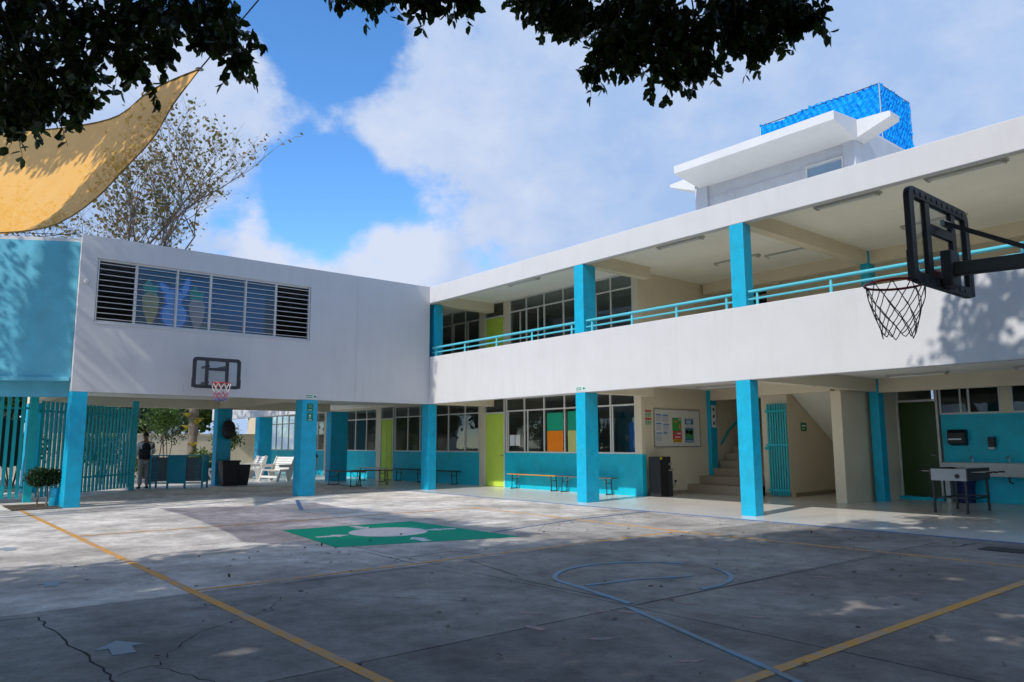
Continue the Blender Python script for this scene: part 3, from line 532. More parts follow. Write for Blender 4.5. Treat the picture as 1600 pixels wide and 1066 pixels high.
# barred window of the wing (faces +x)
def wingwin():
    y0, y1, z0, z1 = -9.3, -3.96, 4.23, 5.75; X = -.10; fr = .05; b = MB()
    b.box(X, X+.06, y0, y1, z0, z0+fr); b.box(X, X+.06, y0, y1, z1-fr, z1); b.box(X+.002, X+.058, y0, y0+fr, z0+fr, z1-fr); b.box(X+.002, X+.058, y1-fr, y1, z0+fr, z1-fr)
    ms = [-8.44, -7.5, -6.68, -5.78, -4.95]
    for m_ in ms: b.box(X+.004, X+.056, m_-.03, m_+.03, z0+fr, z1-fr)
    w = b.build('window', M_alu, LW); e = [y0]+ms+[y1]
    for i in range(1, len(e)-2): mbox(X+.02+.008*(i % 2), X+.026+.008*(i % 2), e[i]+.02, e[i+1]-.02, z0+.03, z1-.03).build('pane', glassmat('blue tinted glass', (.70, .82, .92), 1.3), w)
    for i in range(11):
        z = z0+.09+i*(z1-z0-.16)/10.4; mbox(-.03, -.02, y0+.01, y1-.01, z, z+.014).build('security_bar', M_alu, w)
    for y in (-9.27, -7.5, -5.78, -4.0): mbox(-.02, -.008, y-.012, y+.012, z0, z1).build('bar_stay', M_alu, w)
    lp('window_sill', M_white, (-.17, .015, y0+.005, y1-.005, z0-.03, z0-.002))
    # decorations stuck behind the glass
    def decal(name, pts, col, label, cat):
        P = [(X-.02, y, z) for y, z in pts]
        o = MB().prism(P, (-.006, 0, 0)).build(name, mat('paper '+name+label[:6], col, .7, .06)); return tag(o, label, cat)
    def ell(cy, cz, ry, rz, n=18, t=0): return [(cy+ry*math.cos(a)*math.cos(t)-rz*math.sin(a)*math.sin(t), cz+ry*math.cos(a)*math.sin(t)+rz*math.sin(a)*math.cos(t)) for a in np.linspace(0, 2*math.pi, n+1)[:-1]]
    def carrot(cy, cz, col, label):
        t = thing('paper_carrot', label, 'decoration', (0, 0, 0))
        MB().prism([(X+.012, cy+a, cz+c) for a, c in ((-.2, .25), (-.1, .36), (.1, .36), (.2, .22), (.17, -.1), (.06, -.42), (-.04, -.44), (-.17, -.05))], (-.006, 0, 0)).build('root', mat('carrot paper'+label[:8], col, .7), t)
        MB().prism([(X+.004, cy+a, cz+.3+c) for a, c in ((-.14, 0), (-.2, .2), (-.06, .42), (.04, .22), (.16, .3), (.14, 0))], (-.006, 0, 0)).build('leaf_top', mat('leaf paper', (.0, .45, .12), .7), t)
    carrot(-8.08, 4.72, (.95, .42, .0), 'orange paper carrot behind the barred window'); carrot(-6.98, 4.68, (.9, .42, .22), 'pale salmon paper carrot behind the barred window')
    t = thing('paper_rabbit', 'pale blue paper rabbit shape behind the barred window', 'decoration', (0, 0, 0)); mr = mat('pale blue paper', (.30, .52, .78), .7, .08); mo = mat('blue paper edge', (.05, .16, .62), .7)
    for k, (mm, g, dx) in enumerate(((mo, .04, -.006), (mr, 0, .012))):
        MB().prism([(X+dx, y, z) for y, z in ell(-7.52, 4.58, .29+g, .32+g)], (-.006, 0, 0)).build('rabbit_body', mm, t)
        MB().prism([(X+dx-.001, y, z) for y, z in ell(-7.55, 5.02, .2+g, .22+g)], (-.006, 0, 0)).build('rabbit_head', mm, t)
        MB().prism([(X+dx-.002, y, z) for y, z in ell(-7.28, 5.3, .07+g, .26+g, t=-.25)], (-.006, 0, 0)).build('rabbit_ear', mm, t)
        MB().prism([(X+dx-.003, y, z) for y, z in ell(-7.75, 5.2, .07+g, .2+g, t=.7)], (-.006, 0, 0)).build('rabbit_ear', mm, t)
    lp('inner_curtain', mat('blue curtain', (.05, .16, .28), .8), (-.8, -.78, -7.45, -4.95, 4.0, 5.7))
    tag(mbox(-.6, -.55, -6.9, -6.0, 4.25, 4.52).build('card_house', mat('straw card', (.5, .38, .18), .8)), 'straw coloured card panel low behind the barred window', 'decoration')
wingwin()
# turquoise annex continuing the wing to the left
AX = thing('turquoise_annex', 'turquoise upper wall at the left picture edge, dappled with tree shade', 'building', (-.2, -9.655, 0), -30)
M_annex = mat('faded turquoise paint', (.10, .42, .56), .6, .16, 2.2, .08, 25, dirt=.3, dirtcol=(.2, .42, .5), streak=True)
piece('annex_wall', M_annex, AX, (-.2, 0, -6, 0, 2.93, 6.12)); piece('ledge', M_annex, AX, (-.2, .06, -6, 0, 2.84, 2.928), bevel=.006); piece('lintel', M_annex, AX, (-.5, -.3, -6, 0, 2.5, 2.9)); piece('annex_slab', M_soffit, AX, (-4.5, -.2, -6, 0, 2.9, 3.0)); piece('annex_roof', M_white, AX, (-4.5, 0, -6, 0, 6.12, 6.2))

# ================================================================== FENCE AND GATE
def bars(parent, a, b_, step, z0, z1, w=.05, d=.05, m=M_teal, skip=0):
    a = Vector((*a, 0)); b_ = Vector((*b_, 0)); L_ = (b_-a).length; n = int(L_/step); dr = (b_-a)/L_; ang = math.atan2(dr.y, dr.x)
    me = mbox(-w/2, w/2, -d/2, d/2, 0, z1-z0).mesh('bar'); me.materials.append(m)
    for i in range(n):
        p = a+dr*(step*(i+.5)); o = bpy.data.objects.new('bar', me); COL.objects.link(o); o.parent = parent; o.location = (p.x, p.y, z0); o.rotation_euler = (0, 0, ang)
def rail(parent, a, b_, z, h=.05, w=.03, name='rail', m=M_teal): return MB().bar((*a, z), (*b_, z), w, h).build(name, m, parent)
F1 = thing('steel_fence', 'teal steel bar fence with dark sheet at the left picture edge', 'fence')
bars(F1, (-2.6, -14.2), (-2.6, -10.1), .15, .1, 2.62, .075, .05); rail(F1, (-2.66, -14.2), (-2.66, -10.1), .36); rail(F1, (-2.66, -14.2), (-2.66, -10.1), 2.3)
mbox(-2.76, -2.73, -14.2, -10.22, .88, 2.02).build('sheet', mat('dark sheet metal', (.008, .055, .05), .6, .1), F1)
mbox(-2.7, -2.5, -10.1, -9.92, 0, 2.75).build('post', M_teal, F1, bevel=.008)
F2 = thing('steel_gate', 'teal steel bar gate swung open beside the corner column', 'gate')
bars(F2, (-2.65, -9.85), (-6.2, -6.85), .19, .1, 2.5, .075, .045); rail(F2, (-2.7, -9.9), (-6.25, -6.9), .5); rail(F2, (-2.7, -9.9), (-6.25, -6.9), 2.25)
MB().box(-6.36, -6.2, -6.9, -6.74, 0, 2.75).build('post', M_teal, F2, bevel=.008); mbox(-4.6, -4.5, -8.38, -8.26, .95, 1.12).build('lock_box', M_teal, F2)
ex = thing('fire_extinguisher', 'red fire extinguisher with black hose beside the corner column', 'fire extinguisher', (-3.2, -9.05, 1.1))
MB().lathe([(.07, 0), (.08, .03), (.08, .42), (.05, .5), (.025, .53)], 14).build('cylinder', M_red, ex, smooth=True); MB().tube([(0, 0, .53), (.05, .1, .6), (.1, .2, .42), (.1, .22, .3)], .013, 6).build('hose', M_black, ex, smooth=True); mbox(-.03, .05, -.02, .02, .53, .58).build('valve', M_black, ex)
# folding stair gate, parked against the pier
F3 = thing('stair_gate', 'teal bar gate leaf folded back against the stair pier', 'gate')
for i in range(8): mbox(8.42+i*.072, 8.46+i*.072, 5.09, 5.13, .03, 2.4).build('bar', M_teal, F3)
for z in (.14, 1.3, 2.18): mbox(8.38, 8.99, 5.07, 5.09, z, z+.06).build('rail', M_teal, F3)
mbox(8.3, 8.42, 5.13, 5.2, 1.2, 1.28).build('hinge', M_teal, F3)

# ================================================================== HOOPS
def hoop(name, label, loc, rz, netcols, pole=False, W_=1.17, H_=.76):
    t = thing(name, label, 'basketball hoop', loc, rz, 'basketball hoops')
    b = MB(); w, h, f = W_/2, H_, .085
    r = .09
    # rounded outer frame
    pts = []
    for cy, cz, a0 in ((w-r, h-r, 0), (-w+r, h-r, 90), (-w+r, r, 180), (w-r, r, 270)):
        for k in range(5): a = R(a0+k*22.5); pts.append((cy+r*math.cos(a), cz+r*math.sin(a)))
    inn = []; ri = .03; wi, hi = w-f, h-f
    for cy, cz, a0 in ((wi-ri, hi-ri, 0), (-wi+ri, hi-ri, 90), (-wi+ri, f+ri, 180), (wi-ri, f+ri, 270)):
        for k in range(5): a = R(a0+k*22.5); inn.append((cy+ri*math.cos(a), cz+ri*math.sin(a)))
    n = len(pts); T = .022
    vs = [(T, *p) for p in pts]+[(T, *p) for p in inn]+[(-T, *p) for p in pts]+[(-T, *p) for p in inn]; fs = []
    for i in range(n):
        j = (i+1) % n; fs += [(i, j, n+j, n+i), (2*n+i, 3*n+i, 3*n+j, 2*n+j), (i, 2*n+i, 2*n+j, j), (n+i, n+j, 3*n+j, 3*n+i)]
    b._add(vs, fs)
    fo = b.build('frame', M_black if pole else M_dgrey, t, bevel=.006)
    for y in (-.245, .245): mbox(-.018, .018, y-.04, y+.04, f, h-f).build('upright', M_black if pole else M_dgrey, fo)
    mbox(-.018, .018, -.205, .205, h*.58, h*.58+.07).build('crossbar', M_black if pole else M_dgrey, fo)
    for s in (-1, 1): MB().box(-.026, .026, s*w-.01 if s < 0 else s*w-.05, s*w+.05 if s < 0 else s*w+.01, .02, .24).build('corner_guard', M_black if pole else M_dgrey, fo, bevel=.008)
    # ribs on the back of the frame
    for i in range(10): mbox(-.027, -.021, -w+.1+i*(2*w-.24)/9, -w+.14+i*(2*w-.24)/9, h-.06, h-.03).build('rib', M_dgrey, fo)
    for i in range(8): mbox(-.027, -.021, -w+.15+i*(2*w-.36)/7, -w+.2+i*(2*w-.36)/7, .03, .06).build('rib', M_dgrey, fo)
    g = glassmat('clear board', (.86, .88, .9), .8)
    for y0, y1, z0, z1 in ((-w+f, -.285, f, h-f), (.285, w-f, f, h-f), (-.205, .205, f, h*.58), (-.205, .205, h*.58+.07, h-f)): mbox(-.004, .004, y0, y1, z0, z1).build('board_pane', g, fo)
    rc = Vector((.36, 0, .115)); rr = .228
    ring = MB().tube([rc+Vector((rr*math.cos(a), rr*math.sin(a), 0)) for a in np.linspace(0, 2*math.pi, 33)], .0105, 8, cap=False)
    for s in (-1, 1): ring.tube([(.03, s*.06, .115), (.15, s*.11, .11)], .009, 6); ring.tube([(.03, s*.05, .05), (.2, s*.16, .105)], .009, 6)
    ring.box(.022, .035, -.08, .08, .03, .16)
    ring.build('rim', M_red, t, smooth=True)
    # net
    rows = [(.22, 0), (.205, -.12), (.175, -.22), (.15, -.30), (.13, -.37), (.115, -.43)]; K = 10; nets = {}
    def P(i, k): r_, z_ = rows[i]; a = 2*math.pi*(k+.5*(i % 2))/K; return rc+Vector((r_*math.cos(a)+.004*math.sin(7*k), r_*math.sin(a), z_+.012*math.sin(3.1*k+i)))
    for i in range(len(rows)-1):
        nb = nets.setdefault(netcols[min(i, len(netcols)-1)], MB())
        for k in range(K):
            a = P(i, k)
            for q_ in ((k, k-1) if i % 2 == 0 else (k, k+1)):
                c = P(i+1, q_ % K); mid = (a+c)/2+Vector((0, 0, -.006)); nb.tube([a, mid, c], .004 if pole else .008, 5)
    for i, k in enumerate(nets): nets[k].build('net', k, t)
    if pole:
        MB().bar((-.02, 0, .16), (-1.32, 0, .10), .07, .105).build('arm', mat('grey arm paint', (.055, .058, .065), .4), t, bevel=.01); MB().box(-.1, -.02, -.09, .09, .02, .3).build('mount', M_dgrey, t, bevel=.012)
        MB().bar((-.02, .0, h*.74), (-1.36, 0, -.22), .02, .035).build('stay', M_dgrey, t); mbox(-.05, -.018, -.2, .02, h*.70, h*.76).build('stay_plate', M_steel, t)
        MB().tube([(-1.38, 0, -loc[2]), (-1.38, 0, .45)], .055, 14).build('pole', M_dgrey, t, smooth=True)
        mbox(-2.0, -1.0, -.4, .4, -loc[2], -loc[2]+.22).build('base', M_black, t, bevel=.05)
    else:
        for s in (-1, 1): MB().bar((-.02, s*.2, .55), (-loc[0], s*.2, .55), .05, .05).build('arm', M_dgrey, t); MB().bar((-.02, s*.2, .15), (-loc[0], s*.2, .15), .05, .05).build('arm', M_dgrey, t)
    return t
M_ns = [mat('net white', (.6, .55, .55), .8), mat('net pink', (.5, .12, .2), .8), mat('net blue', (.12, .14, .42), .8)]
hoop('basketball_hoop', 'small basketball hoop with pink and blue net on the shaded white wing', (.5, -6.6, 2.76), 0, [M_ns[0], M_ns[0], M_ns[1], M_ns[1], M_ns[2]])
hoop('basketball_hoop', 'near basketball hoop with black frame and black net at the right', (17.22, -6.62, 2.545), 180, [M_rope], True, 1.14, .735)

# ================================================================== BENCHES, FURNITURE
M_leg = mat('black tube steel', (.012, .012, .014), .4, .1, 6)
def bench(label, loc, rz, L_, top, w=.28, z=.46, name='bench', group='folding benches', thick=.03, cat='bench'):
    t = thing(name, label, cat, loc, rz, group)
    MB().box(-L_/2, L_/2, -w/2, w/2, z-thick, z).build('seat', top, t, bevel=.008)
    for s in (-1, 1):
        x = s*(L_/2-.22)
        for y in (-w/2+.04, w/2-.04):
            MB().tube([(x, y, z-thick), (x+s*.03, y, .012)], .014, 8).build('leg', M_leg, t, smooth=True)
        MB().tube([(x+s*.03, -w/2-.01, .016), (x+s*.03, w/2+.01, .016)], .014, 6).build('foot_bar', M_leg, t)
        MB().tube([(x, -w/2+.04, .3), (x, w/2-.04, .3)], .009, 6).build('cross_bar', M_leg, t); MB().tube([(x, 0, .3), (x-s*.28, 0, z-thick)], .009, 6).build('brace', M_steel, t)
    return t
M_varn = mat('varnished wood', (.55, .27, .05), .35, .15, 6); M_gtop = mat('grey bench top', (.12, .12, .13), .5, .1, 5); M_dtop = mat('dark bench top', (.03, .03, .032), .5, .1, 5); M_btop = mat('brown table top', (.10, .075, .055), .45, .15, 5)
bench('varnished wooden bench with black legs against the sunny low turquoise wall', (2.15, 2.38, .004), 0, 2.2, M_varn)
bench('grey folding bench partly behind the middle ground column', (4.35, 2.4, .004), 0, 2.15, M_gtop)
bench('dark bench against the wall left of the inner corner column', (-4.85, 2.36, .004), 0, 1.9, M_dtop); bench('dark bench against the wall right of the inner corner column', (-2.75, 2.36, .004), 0, 2.0, M_dtop)
bench('brown low table with black legs under the wing, parallel to the classrooms', (-3.95, -.75, 0), 4, 1.8, M_btop, .45, .5, 'low_table', 'low folding tables', cat='table'); bench('brown low table with black legs under the wing, set crosswise', (-3.75, .2, .004), 50, 1.4, M_btop, .4, .5, 'low_table', 'low folding tables', cat='table')
bench('white topped bench behind the low tables under the wing', (-6.1, 1.5, .004), 0, 1.9, M_wood, .3, .5)
# white slatted garden chairs
def gchair(label, loc, rz, L_=1.0, name='garden_chair'):
    t = thing(name, label, 'chair', loc, rz, 'white wooden garden furniture')
    for s in (-1, 1):
        x = s*L_/2
        MB().prism([(x, -.42, 0), (x, -.30, 0), (x, -.18, .38), (x, .02, .38), (x, .1, 0), (x, .25, 0), (x, .40, .42), (x, .52, .92), (x, .42, .94), (x, .26, .60), (x, -.30, .60), (x, -.32, .52), (x, .2, .50), (x, .18, .44), (x, -.26, .44)], (.04*s, 0, 0)).build('side_panel', M_wood, t)
    for i in range(5): y = -.28+i*.11; MB().box(-L_/2, L_/2, y, y+.095, .40-.02*i, .422-.02*i).build('seat_slat', M_wood, t)
    for i in range(6): z = .42+i*.088; y = .24+i*.042; MB().bar((-L_/2-.03, y, z), (L_/2+.03, y, z), .02, .08, (0, .42, .9)).build('back_slat', M_wood, t)
    for s in (-1, 1): MB().box(s*L_/2-.06, s*L_/2+.06, -.34, .3, .6, .625).build('armrest', M_wood, t)
    mbox(-L_/2, L_/2, -.34, -.31, .12, .2).build('front_rail', M_wood, t)
    return t
gchair('white wooden garden armchair in the sun behind the second stilt', (-9.0, -1.05, .0), 18, .95)
gchair('white wooden garden armchair beside the black bin', (-11.3, -1.2, .0), -5, 1.1)
t = thing('picnic_table', 'white wooden picnic table behind the turquoise desk', 'table', (-12.0, -3.4, 0), 12)
for i in range(5): mbox(-1.0, 1.0, -.38+i*.155, -.24+i*.155, .71, .74).build('top_plank', M_wood, t)
for s in (-1, 1):
    for x in (-.75, .75): MB().bar((x, s*.15, .71), (x, s*.6, 0), .05, .09).build('leg', M_wood, t)
    mbox(-1.0, 1.0, s*.65-.13, s*.65+.13, .42, .45).build('bench_plank', M_wood, t)
for x in (-.75, .75): mbox(x-.06, x-.02, -.75, .75, .36, .42).build('cross_beam', M_wood, t)
# reception desk
t = thing('reception_desk', 'turquoise counter desk with grey lattice panels under the wing', 'desk', (-6.22, -5.42, 0), 53)
Ld = 1.62; M_dk = mat('desk paint', (.012, .26, .38), .4, .08, 4)
MB().box(-Ld/2-.02, Ld/2+.02, -.28, .28, 1.03, 1.06).build('top', M_dk, t, bevel=.006)
for x in (-Ld/2, -.27, .27, Ld/2): MB().box(x-.025, x+.025, -.25, -.2, 0, 1.03).build('leg', M_dk, t)
for x in (-Ld/2, Ld/2): MB().box(x-.025, x+.025, .2, .25, 0, 1.03).build('leg', M_dk, t)
mbox(-.245, .245, -.24, -.22, .2, 1.03).build('front_panel', M_dk, t); mbox(-Ld/2, Ld/2, -.249, -.2, .16, .2).build('bottom_rail', M_dk, t); mbox(-Ld/2, -Ld/2+.02, -.2, .2, .2, 1.03).build('side_panel', M_dk, t); mbox(Ld/2-.02, Ld/2, -.2, .2, .2, 1.03).build('side_panel', M_dk, t)
for x0 in (-Ld/2+.03, .3):
    pn = mbox(x0, x0+.48, -.225, -.21, .24, .99).build('dark_panel', mat('grey panel', (.075, .10, .115), .5), t)
    off = 0 if x0 < 0 else .24
    for k in range(7):
        z = .27+k*.1; lt = MB()
        for (a, c) in (((x0+.03+off, z), (x0+.2+off, z+.09)), ((x0+.2+off, z), (x0+.03+off, z+.09)), ((x0+.03+off, z+.045), (x0+.2+off, z+.045))): lt.bar((a[0], -.232, a[1]), (c[0], -.232, c[1]), .008, .014, (0, 1, 0))
        lt.build('lattice', M_dk, pn)
# bins and backpack
t = thing('wheelie_bin', 'large black bin standing before the rear stilt', 'bin', (-6.6, -3.72, 0)); t.scale = (.84, .84, .95); MB().prism([(-.26, -.30, 0), (.26, -.30, 0), (.26, .30, 0), (-.26, .30, 0)], (0, 0, .1)).build('base', M_black, t)
MB()._add([(-.24, -.28, .1), (.24, -.28, .1), (.24, .28, .1), (-.24, .28, .1), (-.3, -.35, .84), (.3, -.35, .84), (.3, .35, .84), (-.3, .35, .84)], [(0,3,2,1),(4,5,6,7),(0,1,5,4),(1,2,6,5),(2,3,7,6),(3,0,4,7)]).build('body', M_black, t, bevel=.02); MB().box(-.33, .33, -.38, .38, .84, .9).build('lid', M_black, t, bevel=.02)
t = thing('small_bin', 'smaller black bin to the right of the large bin', 'bin', (-6.75, -3.2, 0)); MB()._add([(-.16, -.16, 0), (.16, -.16, 0), (.16, .16, 0), (-.16, .16, 0), (-.2, -.22, .66), (.2, -.22, .66), (.2, .22, .66), (-.2, .22, .66)], [(0,3,2,1),(4,5,6,7),(0,1,5,4),(1,2,6,5),(2,3,7,6),(3,0,4,7)]).build('body', M_black, t, bevel=.02); MB().box(-.21, .21, -.23, .23, .66, .7).build('rim', M_black, t, bevel=.015)
t = thing('litter_bin', 'grey tapered litter bin by the far classroom wall', 'bin', (-11.2, 1.4, 0)); MB().lathe([(.2, 0), (.26, .8), (.27, .82)], 16).build('body', mat('grey bin', (.2, .2, .21), .5), t, smooth=True); MB().lathe([(.28, .82), (.28, .9), (.16, 1.05), (.05, 1.06)], 16).build('hood', M_black, t, smooth=True)
t = thing('backpack', 'black backpack hanging on the rear stilt under the wing', 'backpack', (-6.85, -3.72, 1.56))
def soft(parts, name, m, parent, lv=2):
    bm = bmesh.new()
    for c, s in parts:
        r_ = bmesh.ops.create_cube(bm, size=1, matrix=Matrix.Translation(c) @ Matrix.Diagonal((*s, 1)))
    me = bpy.data.meshes.new(name); bm.to_mesh(me); bm.free(); o = bpy.data.objects.new(name, me); COL.objects.link(o); me.materials.append(m); o.parent = parent; mo = o.modifiers.new('s', 'SUBSURF'); mo.levels = lv; mo.render_levels = lv; me.polygons.foreach_set('use_smooth', [True]*len(me.polygons)); return o
soft([((.08, 0, .33), (.3, .56, .78))], 'sack', M_black, t, 3); soft([((.2, 0, .2), (.18, .45, .4))], 'front_pocket', M_black, t, 3); MB().tube([(0, -.06, .66), (-.02, 0, .74), (0, .06, .66)], .012, 6).build('grab_loop', M_black, t); MB().tube([(.02, .2, .55), (.0, .27, .2), (.02, .24, -.06)], .018, 6).build('strap', M_black, t)

# ---- person standing at the desk, seen from behind
def skin(name, J, E_, m, parent, root=0, lv=2):
    me = bpy.data.meshes.new(name); me.from_pydata([j[0] for j in J], E_, []); o = bpy.data.objects.new(name, me); COL.objects.link(o); o.parent = parent
    sk = o.modifiers.new('skin', 'SKIN'); sk.use_smooth_shade = True; ss = o.modifiers.new('sub', 'SUBSURF'); ss.levels = lv; ss.render_levels = lv
    d = me.skin_vertices[0].data
    for i, j in enumerate(J): d[i].radius = j[1]; d[i].use_root = (i == root)
    me.materials.append(m); return o
def person():
    t = thing('person', 'person in dark vest and white long sleeves standing behind the desk', 'person', (-6.75, -6.35, 0), 185)
    skinm = mat('skin', (.20, .11, .07), .55, .05, 8); hair = mat('dark hair', (.012, .01, .009), .6, .2, 20); shirt = mat('white shirt', (.62, .66, .70), .8, .06, 6); vest = mat('navy vest', (.012, .016, .03), .8, .1, 6); trou = mat('grey trousers', (.28, .27, .26), .8, .08, 6); shoe = mat('dark shoes', (.02, .018, .016), .5)
    # facing +x locally
    J = [((0,0,1.0),(.09,.11)), ((0,0,1.2),(.08,.11)), ((0,0,1.42),(.085,.13)), ((0,0,1.5),(.055,.055)), ((.02,0,1.58),(.06,.06)), ((.03,0,1.69),(.095,.078)), ((.02,0,1.78),(.06,.055)),
         ((0,.20,1.42),(.055,.055)), ((-.01,.27,1.15),(.045,.045)), ((.08,.27,.92),(.035,.035)), ((.11,.265,.84),(.03,.02)),
         ((0,-.20,1.42),(.055,.055)), ((.02,-.28,1.17),(.045,.045)), ((.24,-.26,1.1),(.035,.035)), ((.33,-.25,1.09),(.03,.02)),
         ((0,.1,.92),(.085,.09)), ((.01,.105,.5),(.055,.055)), ((0,.11,.09),(.04,.04)), ((.1,.12,.04),(.035,.03)),
         ((0,-.1,.92),(.085,.09)), ((.01,-.105,.5),(.055,.055)), ((0,-.11,.09),(.04,.04)), ((.1,-.12,.04),(.035,.03))]
    E_ = [(0,1),(1,2),(2,3),(3,4),(4,5),(5,6),(2,7),(7,8),(8,9),(9,10),(2,11),(11,12),(12,13),(13,14),(0,15),(15,16),(16,17),(17,18),(0,19),(19,20),(20,21),(21,22)]
    # fingers
    for base, i0, dr in ((10, Vector((.11,.265,.84)), Vector((.05,0,-.1))), (14, Vector((.33,-.25,1.09)), Vector((.1,0,-.02)))):
        for k, (oy, ln) in enumerate(((-.024,.8),(-.008,.95),(.008,.9),(.024,.7))):
            n0 = len(J); a = i0+dr*.45+Vector((0,oy,0)); J.append((tuple(a),(.009,.009))); J.append((tuple(a+dr*.45*ln+Vector((.006,0,-.008))),(.007,.007))); J.append((tuple(a+dr*.75*ln+Vector((.0,0,-.025))),(.006,.006))); E_ += [(base,n0),(n0,n0+1),(n0+1,n0+2)]
        n0 = len(J); a = i0+Vector((.02,-.03 if base == 10 else .03,-.01)); J.append((tuple(a),(.011,.011))); J.append((tuple(a+dr*.35+Vector((.015,-.012 if base == 10 else .012,0))),(.008,.008))); E_ += [(base,n0),(n0,n0+1)]
    skin('body', J, E_, skinm, t)
    skin('trousers', [((0,0,1.02),(.15,.17)), ((0,.1,.9),(.105,.105)), ((.01,.105,.5),(.08,.08)), ((0,.11,.09),(.075,.07)), ((0,-.1,.9),(.105,.105)), ((.01,-.105,.5),(.08,.08)), ((0,-.11,.09),(.075,.07))], [(0,1),(1,2),(2,3),(0,4),(4,5),(5,6)], trou, t)
    skin('shirt', [((0,0,1.1),(.13,.165)), ((0,0,1.42),(.125,.18)), ((0,0,1.49),(.07,.07)), ((0,.20,1.41),(.07,.07)), ((-.01,.27,1.15),(.06,.06)), ((.07,.27,.95),(.045,.045)), ((0,-.20,1.41),(.07,.07)), ((.02,-.28,1.17),(.06,.06)), ((.22,-.262,1.105),(.045,.045))], [(0,1),(1,2),(1,3),(3,4),(4,5),(1,6),(6,7),(7,8)], shirt, t)
    skin('vest', [((0,0,.93),(.15,.18)), ((0,0,.99),(.155,.185)), ((0,0,1.2),(.145,.18)), ((0,0,1.38),(.15,.2)), ((0,0,1.47),(.09,.11))], [(0,1),(1,2),(2,3),(3,4)], vest, t)
    skin('hair', [((-.015,0,1.65),(.085,.088)), ((.005,0,1.74),(.1,.09)), ((.02,0,1.8),(.055,.05))], [(0,1),(1,2)], hair, t)
    for s in (-1, 1):
        skin('shoe', [((-.05,s*.115,.05),(.045,.045)), ((.08,s*.12,.045),(.05,.04)), ((.17,s*.125,.03),(.04,.028))], [(0,1),(1,2)], shoe, t, 0, 1)
        skin('ear', [((.03,s*.088,1.68),(.012,.02)), ((.03,s*.095,1.72),(.01,.018))], [(0,1)], skinm, t, 0, 1)
    skin('nose', [((.115,0,1.71),(.012,.012)), ((.135,0,1.675),(.014,.014))], [(0,1)], skinm, t, 0, 1)
    for s in (-1, 1): MB().lathe([(.001,-.01),(.01,0),(.001,.01)], 8, (.118, s*.033, 1.71)).build('eye', M_black, t)
    MB().box(.11, .126, -.025, .025, 1.633, 1.64).build('mouth', mat('lips', (.2, .06, .05), .6), t)
person()

# ---- plants by the corner column
t = thing('potted_topiary', 'clipped dark green bush on thin stems beside turquoise pots', 'plant', (-.85, -9.95, 0))
for dx, dy in ((0, -.08), (.05, .1)): MB().tube([(dx, dy, 0), (dx+.02, dy+.01, .25), (dx, dy, .5)], [.022, .016, .014], 8).build('stem', M_bark2, t, smooth=True)
leaves('crown', np.concatenate([blob_points((0, -.1, .66), .27, 1500), blob_points((.05, .15, .66), .25, 1300)]), (0,0,1), .05, M_dkbush, t, .6)
for x, y, r_, h in ((-.75, -9.68, .13, .42), (-.62, -9.5, .13, .44)):
    p = thing('plant_pot', 'turquoise cylindrical plant pot touching the column' if y > -9.6 else 'turquoise cylindrical plant pot under the clipped bush', 'pot', (x, y, 0), 0, 'turquoise pots'); MB().lathe([(r_*.9, 0), (r_, .02), (r_, h), (r_*.85, h), (r_*.85, h-.05)], 18).build('shell', M_turq, p, smooth=True); MB().lathe([(r_*.84, h-.1), (r_*.84, h-.05)], 18).build('soil', M_earth, p)
s = mbox(-1.6, .1, -10.6, -9.66, .001, .02).build('planting_bed', M_earth); tag(s, kind='structure')

# ================================================================== WALL ITEMS
def flat(name, m, parent, x0, x1, y0, y1, z0, z1): return mbox(x0, x1, y0, y1, z0, z1).build(name, m, parent)
C_ = lambda n, c: mat(n, c, .6, .05, 6)
t = thing('notice_board', 'framed whiteboard with papers and posters on the cream end wall', 'notice board', (6.2, 0, 0))
mbox(.002, .02, 3.16, 5.15, 1.3, 2.3).build('board', C_('whiteboard', (.66, .65, .60)), t)
fb = MB().box(.002, .035, 3.14, 5.17, 1.28, 1.3).box(.002, .035, 3.14, 5.17, 2.3, 2.32).box(.002, .034, 3.14, 3.16, 1.3, 2.3).box(.002, .034, 5.15, 5.17, 1.3, 2.3).build('board_frame', M_steel, t)
M_pg = C_('printed sheet', (.55, .56, .60)); M_bh = C_('blue heading', (.10, .25, .55)); M_ln = C_('grey print', (.3, .31, .36))
for y0, z0, w, h in ((3.22, 1.98, .25, .2), (3.50, 1.95, .27, .22), (3.22, 1.72, .25, .22), (3.52, 1.72, .27, .2), (3.22, 1.44, .26, .24), (3.52, 1.6, .2, .1)):
    s = flat('paper_sheet', M_pg, t, .021, .023, y0, y0+w, z0, z0+h); flat('heading', M_bh, s, .0235, .0245, y0+.01, y0+w-.02, z0+h-.045, z0+h-.01)
    for k in range(4): flat('print_line', M_ln, s, .0235, .0243, y0+.02, y0+w-.03-.03*(k % 2), z0+.02+k*h*.17, z0+.028+k*h*.17)
s = flat('poster', C_('poster green', (.05, .30, .06)), t, .021, .024, 3.92, 4.32, 1.72, 2.08); flat('poster_band', C_('poster red', (.55, .04, .05)), s, .021, .0245, 3.93, 4.33, 1.49, 1.72); flat('poster_band', C_('poster amber', (.65, .36, .03)), s, .021, .0245, 3.93, 4.33, 1.40, 1.49)
for y, z, w, h, c in ((4.0, 1.95, .16, .06, (.5, .2, .06)), (4.18, 2.02, .12, .03, (.6, .6, .55)), (3.98, 1.62, .1, .06, (.1, .3, .1)), (4.12, 1.63, .16, .04, (.7, .6, .6)), (4.02, 1.53, .24, .04, (.7, .5, .5)), (4.2, 1.78, .08, .12, (.7, .2, .15)), (3.98, 1.43, .28, .025, (.2, .12, .03))): flat('poster_mark', C_('mark%s' % (c,), c), s, .025, .0262, y, y+w, z, z+h)
